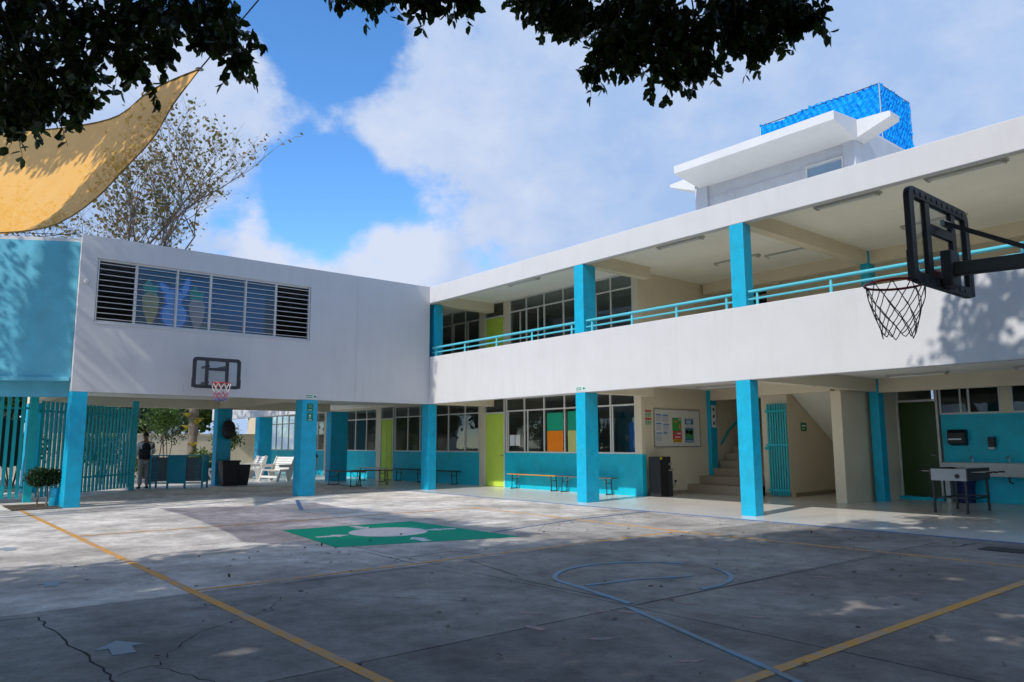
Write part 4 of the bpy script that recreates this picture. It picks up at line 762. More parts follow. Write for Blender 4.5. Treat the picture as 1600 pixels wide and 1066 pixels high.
s = flat('poster', C_('poster blue', (.03, .14, .34)), t, .021, .024, 4.48, 4.86, 1.40, 2.07)
for y, z, w, h, c in ((4.48, 1.80, .38, .11, (.5, .55, .58)), (4.49, 1.5, .36, .25, (.06, .3, .1)), (4.55, 1.93, .2, .08, (.45, .55, .62)), (4.5, 1.64, .14, .1, (.05, .15, .4)), (4.68, 1.62, .12, .12, (.25, .42, .06)), (4.53, 2.03, .28, .02, (.5, .55, .6)), (4.52, 1.43, .3, .025, (.5, .55, .6))): flat('poster_mark', C_('mark%s' % (c,), c), s, .0245, .0255, y, y+w, z, z+h)
t = thing('safety_notice', 'two stacked green and red safety notices left of the whiteboard', 'sign', (6.2, 0, 0))
for z in (2.08, 1.87):
    s = flat('notice', C_('notice paper', (.45, .58, .42)), t, .002, .006, 2.76, 3.06, z, z+.19); flat('red_band', C_('poster red', (.55, .04, .05)), s, .0065, .008, 2.76, 3.06, z+.14, z+.19)
    for k in range(3):
        for j in range(4): flat('symbol', C_('green print', (.02, .22, .08)), s, .0065, .0075, 2.78+j*.07, 2.815+j*.07+.01*(k % 2), z+.015+k*.04, z+.04+k*.04)
# water cooler
t = thing('water_cooler', 'black water dispenser with yellow sticker beside the cream wall', 'water cooler', (6.55, 2.98, .004), 90)
# local: front faces -y -> rotated so that the front looks to +x
t.rotation_euler = (0, 0, R(90))
MB().box(-.26, .10, -.18, .2, .0, 1.03).build('body', M_black, t, bevel=.02); MB().box(.10, .28, -.16, .2, 0, .66).build('lower_door', M_dgrey, t, bevel=.015); MB().box(.10, .28, -.1, .2, .7, 1.03).build('tap_bay', M_black, t, bevel=.01)
for x in (.14, .19, .24): MB().tube([(x, -.1, .86), (x, -.15, .86), (x, -.15, .8)], .012, 8).build('tap', M_steel, t, smooth=True)
mbox(.11, .27, -.2, -.1, .69, .705).build('drip_tray', M_dgrey, t); mbox(-.25, -.17, -.186, -.181, .96, 1.02).build('sticker', C_('yellow sticker', (.6, .5, .02)), t)
t = thing('wall_socket', 'socket with a black plug low on the cream end wall', 'socket', (6.2, 3.95, .35)); mbox(.001, .012, -.05, .05, -.04, .04).build('plate', M_alu, t); mbox(.012, .05, .0, .05, -.02, .03).build('plug', M_black, t); MB().tube([(.04, .02, -.02), (.06, -.05, -.12), (.05, -.3, -.28)], .006, 5).build('cable', M_black, t)
t = thing('exit_sign', 'small green exit sign on the dim stair wall', 'sign', (8.93, 5.98, 1.8)); mbox(.016, .022, -.14, .14, -.11, .11).build('plate', C_('sign green', (.0, .2, .1)), t); mbox(.022, .024, -.1, .1, .01, .05).build('lettering_bar', M_paper, t); mbox(.022, .024, -.1, .04, -.06, -.03).build('lettering_bar', M_paper, t)
t = thing('route_sign', 'white strip sign with dark figures on the stair column', 'sign', (6.325, 5.7, 1.85)); mbox(0, .006, -.1, .1, -.02, .62).build('plate', M_paper, t)
for z in (.06, .26, .46): MB().prism([(.006, -.04, z), (.006, .05, z), (.006, .02, z+.05), (.006, .06, z+.08), (.006, 0, z+.1), (.006, -.05, z+.05)], (.002, 0, 0)).build('figure_mark', M_black, t)
# green meeting-point plates on columns
M_sg = C_('sign green', (.0, .2, .1)); M_sw = C_('sign white', (.6, .68, .66))
def xsign():
    t = thing('meeting_point_sign', 'white X symbol green plate above arrow plate on the second stilt', 'sign', (0.0, -3.88, 0))
    for z in (2.28, 2.02): 
        p = mbox(.001, .006, -.09, .09, z, z+.22).build('plate', M_sg, t)
        if z > 2.2:
            for s in (-1, 1): MB().bar((.008, -.055*s, z+.09), (.008, .055*s, z+.2), .004, .022, (1, 0, 0)).build('symbol', M_sw, p)
            mbox(.006, .009, -.05, .05, z+.03, z+.05).build('lettering_bar', M_sw, p)
        else:
            MB().prism([(.006, -.012, z+.07), (.006, .012, z+.07), (.006, .012, z+.14), (.006, .035, z+.14), (.006, 0, z+.19), (.006, -.035, z+.14), (.006, -.012, z+.14)], (.003, 0, 0)).build('symbol', M_sw, p)
            mbox(.006, .009, -.05, .05, z+.02, z+.04).build('lettering_bar', M_sw, p)
xsign()
def routesign(loc, rz, label):
    t = thing('route_arrow_sign', label, 'sign', loc, rz, 'evacuation route signs'); mbox(-.17, .17, -.006, -.001, 0, .125).build('plate', M_sw, t); mbox(.06, .165, -.008, -.006, .006, .119).build('green_field', M_sg, t) if False else None
    MB().prism([(.075, -.0065, .062), (.115, -.0065, .1), (.115, -.0065, .078), (.155, -.0065, .078), (.155, -.0065, .046), (.115, -.0065, .046), (.115, -.0065, .024)], (0, -.002, 0)).build('arrow', M_sg, t)
    for z in (.03, .075): mbox(-.145, .04, -.0085, -.0065, z, z+.018).build('lettering_bar', M_sg, t)
routesign((0.0, -3.87, 2.63), 90, 'white and green arrow sign above the second stilt'); routesign((6.6, 0, 2.63), 0, 'white and green arrow sign above the middle ground column')
t = thing('wall_lamp', 'small round fitting high on the left end of the white wing', 'lamp', (0, -9.5, 5.15)); MB().lathe([(.06, 0), (.06, .01), (.045, .03), (.02, .04)], 14).build('dome', M_alu, t, smooth=True); t.rotation_euler = (0, R(90), 0)
# papers in the ground floor window right of the lime door
def wp(x0, x1, z0, z1, col, label, cat='paper'): tag(mbox(x0, x1, 2.618, 2.622, z0, z1).build('coloured_card', C_('card%s' % (col,), col)), label, cat)
wp(2.52, 3.22, 1.77, 2.3, (.0, .34, .2), 'large green card in the window, above the orange card'); wp(2.52, 3.22, 1.14, 1.76, (.85, .22, .0), 'large orange card in the window'); wp(3.42, 4.0, 1.77, 2.32, (.0, .33, .2), 'second green card in the window, nearer the column'); wp(3.42, 4.0, 1.14, 1.76, (.52, .55, .2), 'pale yellow card in the window, beside the column')
wp(.74, .98, 1.32, 1.66, (.6, .66, .7), 'white printed sheet in the window beside the lime door'); wp(1.02, 1.25, 1.32, 1.66, (.66, .68, .68), 'second white printed sheet in the window right of the first')
for z in (1.4, 1.47, 1.54, 1.6):  pass
cab = thing('blue_cabinet', 'bright blue cabinet inside the rightmost ground floor window', 'cabinet', (5.8, 3.1, 0)); mbox(-.2, .24, -.25, .25, .02, 1.95).build('carcass', C_('blue laminate', (.005, .09, .42)), cab); mbox(.0, .004, -.262, -.25, .04, 1.93).build('door_gap', M_black, cab)
fl = thing('flower_vase', 'flower vase on a desk inside the rightmost ground floor window', 'vase', (5.38, 3.2, 1.18)); MB().lathe([(.05, 0), (.07, .1), (.04, .2)], 12).build('vase', C_('vase', (.3, .3, .34)), fl, smooth=True); leaves('flowers', blob_points((0, 0, .35), .14, 120), (0,0,1), .06, leafmat('petal', (.5, .2, .05), (.45, .35, .2)), fl, .8)
MB().box(4.9, 5.6, 3.0, 3.5, 1.12, 1.16).build('window_desk', M_dgrey, None).__setitem__('label', 'dark desk inside the rightmost ground floor window'); bpy.data.objects['window_desk']['category'] = 'desk'
for x in (4.93, 5.53): MB().box(x, x+.04, 3.02, 3.48, 0, 1.12).build('leg', M_dgrey, bpy.data.objects['window_desk'])
# alphabet frieze
M_tealp = C_('teal letters', (.03, .22, .26))
fz = thing('alphabet_frieze', 'teal letters along the upper classroom wall above the lime door', 'letters', (0, 9.15, 5.6))
for i, ch in enumerate('AaBbCcDdEeFf'): add_text(ch, .5, M_tealp, fz, (-.3+i*.5, 0, .0), (R(90), 0, 0))
fz = thing('alphabet_frieze', 'teal letters along the ground classroom wall behind the transoms', 'letters', (0, 9.15, 2.45))
for i, ch in enumerate('AaBbCcDdEeFf'): add_text(ch, .4, M_tealp, fz, (-.3+i*.5, 0, .0), (R(90), 0, 0))

# ================================================================== TOILET CORNER
t = thing('wash_counter', 'long pale tiled wash counter on the turquoise toilet wall', 'sink', (0, 0, 0)); M_ct = mat('counter tile', (.45, .47, .47), .4, .06, 4)
MB().box(12.15, 18, 6.25, 6.8, .62, .92).build('basin_block', M_ct, t, bevel=.01); mbox(12.2, 12.3, 6.35, 6.8, 0, .62).build('support_wall', M_ct, t); mbox(15.5, 15.6, 6.35, 6.8, 0, .62).build('support_wall', M_ct, t)
for x in (12.7, 13.45, 14.2, 14.95): MB().tube([(x, 6.7, .92), (x, 6.7, 1.03), (x, 6.62, 1.07), (x, 6.54, 1.02)], .014, 8).build('tap', M_steel, t, smooth=True); MB().tube([(x, 6.6, .62), (x, 6.6, .5), (x, 6.78, .46)], .022, 8).build('waste_pipe', M_dgrey, t, smooth=True)
t = thing('towel_dispenser', 'dark paper towel dispenser on the turquoise wall', 'dispenser', (12.42, 6.8, 1.3)); MB().prism([(-.19, 0, 0), (-.19, -.2, .05), (-.19, -.22, .3), (-.19, -.16, .38), (-.19, 0, .38)], (.38, 0, 0)).build('case', M_black, t, bevel=.012); mbox(-.16, .12, -.228, -.215, .14, .17).build('window_strip', M_steel, t)
t = thing('soap_dispenser', 'small dark and white soap dispenser right of the towel dispenser', 'dispenser', (13.12, 6.8, 1.22)); MB().box(-.07, .07, -.11, 0, .05, .28).build('case', M_black, t, bevel=.01); MB().box(-.06, .06, -.12, 0, 0, .05).build('lever', M_alu, t, bevel=.008)
t = thing('dark_dispenser', 'round black dispenser at the right picture edge', 'dispenser', (14.0, 6.8, 1.05)); b = MB().lathe([(.1, 0), (.12, .03), (.12, .1), (.08, .13)], 16).build('case', M_black, t, smooth=True); b.rotation_euler = (R(90), 0, 0)
t = thing('blue_bucket', 'dark blue bin under the wash counter', 'bin', (12.6, 6.45, 0)); MB().lathe([(.17, 0), (.2, .5), (.215, .52), (.215, .55)], 18).build('body', C_('navy plastic', (.006, .012, .09)), t, smooth=True)
t = thing('football_table', 'foosball table with white end panel and dark steel legs', 'game table', (13.39, 3.97, .004))
MB().box(-.32, .32, -.58, -.555, .63, .86).build('end_panel', mat('white laminate', (.33, .37, .41), .4), t); MB().box(-.32, .32, .555, .58, .63, .86).build('end_panel', mat('white laminate', (.33, .37, .41), .4), t)
for s in (-1, 1): mbox(s*.335-.015, s*.335+.015, -.58, .58, .63, .87).build('side_panel', M_dgrey, t); 
mbox(-.32, .32, -.555, .555, .68, .7).build('pitch', C_('pitch', (.02, .08, .03)), t); MB().tube([(.16, -.582, .72), (.16, -.595, .72)], .045, 14).build('goal_hole', M_black, t)
for i in range(6):
    y = -.42+i*.17; rd = MB().tube([(-.62 if i % 2 else -.4, y, .80), (.4 if i % 2 else .62, y, .80)], .008, 6).build('rod', M_steel, t); e = -.62 if i % 2 else .62; MB().tube([(e, y, .80), (e+(.1 if e > 0 else -.1), y, .80)], .016, 8).build('grip', M_black, rd)
    for k in range(3): MB().box(-.2+k*.17, -.17+k*.17, y-.012, y+.012, .72, .83).build('player', M_red if i % 2 else M_paper, rd)
for x in (-.29, .29):
    for y in (-.55, .55): MB().bar((x, y, .86), (x*1.02, y*1.03, 0), .04, .04).build('leg', M_leg, t); 
    MB().bar((x, -.55, .28), (x, .55, .28), .025, .03).build('stretcher', M_leg, t)
for y in (-.55, .55): MB().bar((-.29, y, .30), (.29, y, .30), .025, .03).build('stretcher', M_leg, t)

# ================================================================== SHADE SAIL
def sail():
    m = bpy.data.materials.new('orange sail cloth'); m.use_nodes = True; N = m.node_tree.nodes; L = m.node_tree.links; N.clear(); out = N.new('ShaderNodeOutputMaterial')
    geo = N.new('ShaderNodeNewGeometry'); no = N.new('ShaderNodeTexNoise'); no.inputs['Scale'].default_value = 2.2; no.inputs['Detail'].default_value = 6; L.new(geo.outputs['Position'], no.inputs['Vector'])
    mx = N.new('ShaderNodeMixRGB'); L.new(no.outputs['Fac'], mx.inputs[0]); mx.inputs[1].default_value = (.97, .50, .10, 1); mx.inputs[2].default_value = (1, .60, .17, 1)
    d = N.new('ShaderNodeBsdfDiffuse'); t_ = N.new('ShaderNodeBsdfTranslucent'); L.new(mx.outputs[0], d.inputs[0]); L.new(mx.outputs[0], t_.inputs[0]); ms = N.new('ShaderNodeMixShader'); ms.inputs[0].default_value = .30; L.new(d.outputs[0], ms.inputs[1]); L.new(t_.outputs[0], ms.inputs[2])
    tp = N.new('ShaderNodeBsdfTransparent'); tp.inputs[0].default_value = (1, .62, .38, 1); m2 = N.new('ShaderNodeMixShader'); m2.inputs[0].default_value = .24; L.new(ms.outputs[0], m2.inputs[1]); L.new(tp.outputs[0], m2.inputs[2])
    L.new(m2.outputs[0], out.inputs[0])
    wvn = N.new('ShaderNodeTexNoise'); wvn.inputs['Scale'].default_value = 1.6; wvn.inputs['Distortion'].default_value = 1.5; L.new(geo.outputs['Position'], wvn.inputs['Vector']); bp = N.new('ShaderNodeBump'); bp.inputs['Strength'].default_value = .18; bp.inputs['Distance'].default_value = .12; L.new(wvn.outputs['Fac'], bp.inputs['Height']); L.new(bp.outputs[0], d.inputs['Normal']); L.new(bp.outputs[0], t_.inputs['Normal'])
    def curve(P):
        P = [Vector(p) for p in P]; ds = [0]
        for a, c in zip(P[:-1], P[1:]): ds.append(ds[-1]+(c-a).length)
        def f(t):
            s_ = t*ds[-1]
            for i in range(len(P)-1):
                if s_ <= ds[i+1]+1e-9:
                    u = (s_-ds[i])/(ds[i+1]-ds[i]); p0 = P[max(i-1, 0)]; p1 = P[i]; p2 = P[i+1]; p3 = P[min(i+2, len(P)-1)]
                    return .5*((2*p1)+(-p0+p2)*u+(2*p0-5*p1+4*p2-p3)*u*u+(-p0+3*p1-3*p2+p3)*u**3)
            return P[-1]
        return f
    T = (11.56, -10.57, 5.35); F_ = (3.4, -12.25, 6.9); N_ = (9.1, -12.75, 3.72); M_ = (2.4, -14.1, 5.6)
    E1 = curve([T, (10.66, -10.82, 5.38), (9.33, -10.92, 5.49), (7.6, -11.3, 5.82), (5.46, -11.81, 6.36), F_]); E2 = curve([T, (11.33, -10.76, 4.97), (11.27, -10.91, 4.59), (11.1, -11.16, 4.2), (10.92, -11.34, 3.93), (10.6, -11.65, 3.66), (10.05, -12.08, 3.62), N_])
    E3 = curve([N_, (7.5, -12.75, 4.0), (4.8, -13.2, 4.7), M_]); E4 = curve([F_, (3.3, -13.0, 6.1), M_])
    n = 40; B = MB()
    for i in range(n+1):
        for j in range(n+1):
            u, v = i/n, j/n
            p = E1(u)*(1-v)+E3(u)*v+E2(v)*(1-u)+E4(v)*u-(Vector(T)*(1-u)*(1-v)+Vector(F_)*u*(1-v)+Vector(N_)*(1-u)*v+Vector(M_)*u*v)
            p += Vector((0, 0, 1))*(.02*math.sin(9*v+4*u)*u*(1-u)*4)
            B.v.append(tuple(p))
    for i in range(n):
        for j in range(n): k = i*(n+1)+j; B.f.append((k, k+n+1, k+n+2, k+1))
    t = thing('shade_sail', 'orange cloth shade sail stretched over the court at upper left', 'shade sail', (0, 0, 0))
    B.build('cloth', m, t, smooth=True)
    hem = mat('sail hem', (.12, .09, .06), .8)
    MB().tube([E1(k/24) for k in range(25)], .012, 6).build('hem_rope', hem, t); MB().tube([E2(k/24) for k in range(25)], .007, 6).build('hem_rope', mat('sail hem light', (.5, .3, .1), .8), t)
    MB().lathe([(.03, -.01), (.045, 0), (.03, .01)], 12, T).build('corner_ring', M_steel, t)
    MB().tube([T, (12.05, -10.08, 6.2), (13.6, -8.5, 8.8)], .008, 5).build('tie_rope', M_rope, t); MB().tube([N_, (8.4, -15.5, 3.0)], .008, 5).build('tie_rope', M_rope, t)
    # smaller sail beyond, tied to the wing corner
    t2 = thing('small_shade_sail', 'pale beige sail corner tied to the roof corner behind the orange sail', 'shade sail', (0, 0, 0)); B = MB(); A = Vector((-.02, -9.78, 6.2)); b_ = Vector((.6, -12.6, 6.9)); c = Vector((3.4, -12.6, 5.9)); n = 14
    for i in range(n+1):
        for j in range(n+1):
            u, v = i/n, j/n; p = A*(1-u)+(b_*(1-v)+c*v)*u; p += (Vector((1.4, -11.6, 6.4))-p)*(.35*math.sin(math.pi*u)*abs(v-.5)*1.2); B.v.append(tuple(p))
    for i in range(n):
        for j in range(n): k = i*(n+1)+j; B.f.append((k, k+n+1, k+n+2, k+1))
    B.build('cloth', leafmat('beige sail cloth', (.5, .4, .28), (.55, .44, .3), .35, .8), t2, smooth=True)
    MB().tube([A, (-.1, -9.5, 6.25)], .01, 5).build('tie_rope', M_rope, t2)
sail()
for k, (a, c, lab) in enumerate((((-.1, -9.7, 6.27), (2.0, -15.5, 6.4), 'black cable running left from the wing roof corner'), ((-.1, -9.72, 6.3), (-6, -16, 7.2), 'second black cable leaving the wing roof corner'))):
    a = Vector(a); c = Vector(c); tag(MB().tube([a+(c-a)*s-Vector((0, 0, .5*math.sin(math.pi*s))) for s in np.linspace(0, 1, 12)], .008, 5).build('cable', M_black), lab, 'cable')

# ================================================================== TREES
def limb(B, a, c, r0, r1, sag=.0, n=5, wob=.12):
    a = Vector(a); c = Vector(c); L_ = (c-a).length; P = []
    for i in range(n+1):
        s = i/n; p = a.lerp(c, s)+Vector((random.uniform(-1, 1), random.uniform(-1, 1), random.uniform(-1, 1)))*wob*L_*.12*math.sin(math.pi*s)+Vector((0, 0, sag*math.sin(math.pi*s))); P.append(p)
    B.tube(P, [r0+(r1-r0)*i/n for i in range(n+1)], 7); return P
FR = [(12.4,-12.3,4.93,.37),(12.27,-12.08,4.61,.41),(11.87,-12.21,4.43,.34),(12.91,-11.96,4.78,.34),(12.6,-11.79,4.5,.2),(12.92,-11.64,4.82,.3),(12.9,-11.4,5.02,.3),(13.34,-11.39,4.52,.12),(13.21,-11.18,4.98,.24),(13.39,-11.06,4.72,.1),(13.06,-11.55,4.45,.1),(13.2,-10.92,5.12,.22),(12.38,-12.02,4.21,.24),(12.29,-12.25,4.04,.15),(12.75,-11.8,4.2,.08),(13.75,-10.9,4.45,.11),(13.59,-10.98,4.66,.11),(14.08,-10.15,5.06,.15),(14.29,-10.03,4.93,.12),(14.21,-9.86,5.14,.16),(14.58,-9.84,4.9,.13),(14.75,-9.76,4.75,.1),(14.49,-9.66,5.05,.16),(14.77,-9.46,4.96,.15),(14.88,-9.45,4.81,.07),(14.83,-8.82,5.22,.2),(15.1,-8.76,5.03,.22),(15.3,-8.66,4.94,.21),(15.29,-8.8,4.78,.1),(15.34,-8.31,5.03,.25),(15.4,-7.96,5.19,.31),(15.66,-7.92,4.97,.25),(15.58,-8.42,4.65,.2),(15.53,-8.6,4.47,.14),(15.53,-8.72,4.29,.07),(15.55,-8.27,4.54,.12),(15.59,-8.11,4.75,.19),(15.88,-8.05,4.59,.16),(15.84,-8.22,4.42,.09),(15.93,-8.22,4.24,.07),(15.93,-7.86,4.75,.23),(15.93,-7.46,5.08,.31),(16.08,-7.52,4.75,.16),(15.98,-7.9,4.46,.13),(16.0,-8.01,4.34,.06),(16.16,-7.33,5.05,.27),(16.42,-7.32,4.94,.2),(16.36,-7.49,4.67,.11),(16.52,-7.32,4.8,.12),(16.65,-7.31,4.76,.06),(16.35,-7.62,4.52,.07),(16.43,-7.17,5.1,.19),(14.98,-8.8,5.25,.22)]
def in_view(p, r):
    d = Vector(p)-CP; z = d.dot(FW)
    if z < -r: return False
    z = max(z, .3); x = d.dot(RT)/z; y = d.dot(UP)/z; m_ = r*1.25/z
    return abs(x) < .682+m_ and -.454-m_ < y < .454+m_
SHB = [(9.0, -6.4), (10.2, -5.6), (11.2, -4.9), (11.8, -3.9), (12.2, -2.6), (12.6, 1.6), (13.0, 3.2), (13.6, 3.8), (14.6, 4.4), (16.0, 4.9), (40, 5.2)]
GAPS = [(16.22,-6.19,.26),(16.19,-6.69,.18),(16.26,-5.73,.15),(13.35,-4.59,.16),(14.42,-5.15,.12),(17.37,-6.57,.16),(17.07,-6.79,.14),(16.28,-4.24,.2),(16.02,-2.95,.15),(15.99,-4.28,.12),(15.33,-5.72,.12),(14.23,-10.85,.14),(14.19,-10.65,.1),(11.44,-10.64,.14),(9.86,-11.67,.2),(10.09,-11.11,.15),(15.0,.73,.25),(13.19,1.41,.5),(14.06,.35,.35),(12.58,2.01,.45),(13.6,.9,.3),(13.7,-.1,.2),(14.5,.9,.16),(13.74,-3.97,.1),(17.2,-5.61,.2),(15.76,-6.93,.08),(14.19,-6.66,.07),(15.3,3.3,.3),(16.1,3.6,.35),(15.9,2.9,.2)]
def shaded_ok(sx, sy):
    if sx < SHB[0][0]: return False
    for (x0, y0), (x1, y1) in zip(SHB[:-1], SHB[1:]):
        if sx <= x1: return sy < y0+(y1-y0)*(sx-x0)/(x1-x0)
    return True
def big_trees():
    tA = thing('shade_tree', 'large dark leafed tree overhanging the court from behind the camera', 'tree', (23.5, -17.5, 0)); oA = np.array([23.5, -17.5, 0])
    tB = thing('shade_tree', 'dark leafed tree whose branches hang over the upper left corner', 'tree', (11.2, -19.5, 0)); oB = np.array([11.2, -19.5, 0])
    tr = {}
    for t, o in ((tA, oA), (tB, oB)):
        B = MB(); limb(B, (0, 0, -.1), (-.3, .4, 3.4), .34, .24, n=6, wob=.3); tr[t.name] = B
    pts = {tA.name: [], tB.name: []}; centers = {tA.name: [], tB.name: []}
    for layer, (zl, st) in enumerate(((5.6, 1.0), (7.2, 1.0), (8.8, 1.05), (10.4, 1.05))):
        for ix in range(-2, 27):
            for iy in range(-6, 24):
                x = 8+ix*st+random.uniform(-.4, .4); y = -30+iy*st+random.uniform(-.4, .4); z = zl+random.uniform(-.6, .6); r = random.uniform(.7, 1.0)
                if y < -33 or x > 33 or (layer == 3 and y < -16): continue
                if in_view((x, y, z), r): continue
                sx, sy = x-KX*z/KT, y+z/KT
                if not shaded_ok(sx-r*.6, sy+r*.75): continue
                if random.random() < .04: continue
                k = tA if (x-23.5)**2+(y+17.5)**2 < ((x-11.2)**2+(y+19.5)**2)*1.6 else tB; o = oA if k is tA else oB
                centers[k.name].append(((x, y, z), r)); pts[k.name].append(blob_points((x, y, z), r, int((430 if y > -22 and x < 26 else 250)*r*r), .45)-o)
    # leaves that shade the upper part of the sail
    for i in range(26):
        sx = 4.0+i*.26+random.uniform(-.2, .2); sy = -5.3+random.uniform(-.3, .3); z = random.uniform(8.2, 9.4); x = sx+KX*z/KT; y = sy-z/KT; pts[tB.name].append(blob_points((x, y, z), .45, 110, .5)-oB)
    for t, o in ((tA, oA), (tB, oB)):
        B = tr[t.name]; cs = centers[t.name]; random.shuffle(cs); top = Vector((-.3, .4, 3.4)); hubs = []
        for c, r in cs[:9]: P = limb(B, top, Vector(c)-Vector(o), .16, .05, .3, 6, .4); hubs += P[2:]
        for c, r in cs[9:80]:
            e = Vector(c)-Vector(o); h = min(hubs, key=lambda p: (p-e).length); limb(B, h, e, .045, .012, .1, 4, .4)
        Q = np.concatenate(pts[t.name]); Wd = Q+o; sx = Wd[:, 0]-KX*Wd[:, 2]/KT; sy = Wd[:, 1]+Wd[:, 2]/KT; keep = np.ones(len(Q), bool)
        for hx, hy, hr in GAPS: keep &= ((sx-hx)**2+(sy-hy)**2) > (hr*rng.uniform(.6, 1.1, len(Q))+.03)**2
        B.build('trunk', M_bark, t, smooth=True); leaves('crown', Q[keep], (0, 0, 1.2), .165, M_leaf, t, .6, .25); print('crown leaves', sum(len(p) for p in pts[t.name]))
    # the hanging fringe that the camera sees: finer leaves on thin twigs
    fp = {tA.name: [], tB.name: []}; tw = {tA.name: MB(), tB.name: MB()}
    for x, y, z, r in FR:
        z += .15 if 13.9 < x < 14.95 else .05 if x >= 14.95 else 0
        t, o = (tB, oB) if x < 13.9 else (tA, oA); c = np.array([x, y, z])-o
        fp[t.name].append(blob_points(c, r, int(60+2300*r*r), .6))
        for k in range(3):
            e = Vector(c)+Vector((random.uniform(-r, r), random.uniform(-r, r), -r*random.uniform(.6, 1.15))); s_ = Vector(c)+Vector((random.uniform(-.2, .2), random.uniform(-.2, .2), r*.9+.1)); P = limb(tw[t.name], s_, e, .006, .002, 0, 5, .5)
            q_ = np.array([list(P[i].lerp(P[i+1], u)) for i in range(len(P)-1) for u in (.1, .4, .7)]); fp[t.name].append(q_)
        for k in range(2 if r < .3 else 4):
            s_ = Vector(c)+Vector((random.uniform(-r, r), random.uniform(-r, r), -r*.5)); P = limb(tw[t.name], s_, s_+Vector((random.uniform(-.1, .1), random.uniform(-.1, .1), -random.uniform(.06, .2))), .004, .0015, 0, 4, .5); fp[t.name].append(np.array([list(P[i]) for i in range(1, 5)]+[list(P[4])]))
        if r > .15: limb(tw[t.name], Vector(c)+Vector((.5, -.9, 1.1)), Vector(c), .014, .006, .1, 4, .3)
    # drooping sprays on the left
    for a, c in (((13.2, -10.95, 5.0), (13.85, -10.72, 4.55)), ((13.5, -10.95, 4.85), (13.72, -10.75, 4.28)), ((13.1, -11.5, 4.5), (13.2, -11.35, 4.12))):
        P = limb(tw[tB.name], Vector(a)-Vector(oB), Vector(c)-Vector(oB), .007, .002, .05, 7, .4); fp[tB.name].append(np.array([list(P[i].lerp(P[i+1], u)) for i in range(len(P)-1) for u in (.1, .3, .5, .7, .9)]))
    for t in (tA, tB): leaves('hanging_leaves', np.concatenate(fp[t.name]), (0, 0, .3), .09, M_leaf, t, .58, 1.3, 'stuff', .3); tw[t.name].build('twigs', M_bark, t)
    # loose tree left of the court: broken shade on the wing end and under the stilts
    tC = thing('loose_tree', 'loose crowned tree left of the court, out of the picture', 'tree', (3.5, -21, 0)); oC = np.array([3.5, -21, 0]); B = MB(); limb(B, (0, 0, -.1), (-.2, .8, 4.5), .25, .17); P_ = []
    n = 0
    while n < 95:
        u = random.random()
        if u < .5: sx, sy = random.uniform(-4.5, 2.6), random.uniform(-8.5, -1.2)       # ground left of and under the wing edge
        else: sx, sy = random.uniform(-4.5, -.3), random.uniform(-8.8, -3.8)             # end wall (shadow carried on past the wall plane)
        z = random.uniform(8.5, 12); x = sx+KX*z/KT; y = sy-z/KT; r = random.uniform(.25, .6); n += 1
        if in_view((x, y, z), r): continue
        P_.append(blob_points((x, y, z), r, int(190*r*r)+10, .6)-oC)
        if n % 16 == 0: limb(B, (-.2, .8, 4.5), Vector((x, y, z))-Vector(oC), .07, .015, .4, 5, .4)
    for i in range(310):
        if i < 120: ty, tz, r, n_ = random.uniform(-7.2, -.5), random.uniform(2.6, 6.3), .55, 120           # shade along the wing front
        else: ty, tz, r, n_ = random.uniform(-12.2, -9.2), random.uniform(2.7, 6.4), random.uniform(.08, .24), 18      # broken shade on the angled end wall
        T_ = random.uniform(8.5, 11.5); x, y, z = KX*T_-(0 if i < 120 else .4), ty-T_, tz+KT*T_
        if in_view((x, y, z), r): continue
        P_.append(blob_points((x, y, z), r, n_, .5)-oC)
        if i % 24 == 0 and i < 120: limb(B, (-.2, .8, 4.5), Vector((x, y, z))-Vector(oC), .06, .012, .4, 5, .4)
    B.build('trunk', M_bark2, tC, smooth=True); leaves('crown', np.concatenate(P_), (0, 0, 1), .12, M_leaf, tC, .6)
big_trees()

def branch_tree(name, label, loc, h, spread, leafm, barkm, nleaf, lsize, levels=4, seed=1, trunk_r=.2, clear=.42, jit=.22, group=None):
    rs = random.Random(seed); t = thing(name, label, 'tree', loc, 0, group); B = MB(); tips = []
    def grow(p, d, L_, r, lv):
        P = [p]; q_ = p.copy(); dd = d.copy(); n = 4
        for i in range(n):
            dd = (dd+Vector((rs.uniform(-1, 1), rs.uniform(-1, 1), rs.uniform(-.4, .9)))*.16).normalized(); q_ = q_+dd*L_/n; P.append(q_.copy())
        B.tube(P, [r*(1-.45*i/n) for i in range(n+1)], 6 if lv > 1 else 5 if lv else 4)
        if lv <= 1: tips.extend(P[1:])
        if lv == 0: return
        for k in range(rs.choice((3, 4)) if lv > 1 else 3):
            s = P[rs.choice((2, 3, 4)) if k else 4]; a = rs.uniform(0, 2*math.pi); o = Vector((math.cos(a), math.sin(a), 0)); nd = (dd*.9+o*spread*rs.uniform(.5, 1.1)+Vector((0, 0, .2))).normalized(); grow(s, nd, L_*rs.uniform(.58, .82), r*.52, lv-1)
    grow(Vector((0, 0, -.1)), Vector((0, 0, 1)), h*clear, trunk_r, levels); B.build('trunk', barkm, t, smooth=True)
    tp = np.array([list(p) for p in tips]); idx = rng.integers(0, len(tp), nleaf); pos = tp[idx]+rng.normal(size=(nleaf, 3))*jit
    leaves('crown', pos, (0, 0, .5), lsize, leafm, t, .75, .2); return t
branch_tree('sparse_tree', 'tall sparse tree with thin branches rising behind the white wing', (-11.0, -6.0, 0), 18.6, .98, M_leafs, M_bark3, 3000, .14, 6, 5, .16, .27, jit=.1)
branch_tree('sparse_tree', 'lower sparse tree behind the roof left of the tall one', (-13.5, -10.2, 0), 12.5, .9, M_leafs, M_bark3, 1300, .12, 5, 9, .13, .34, jit=.13)
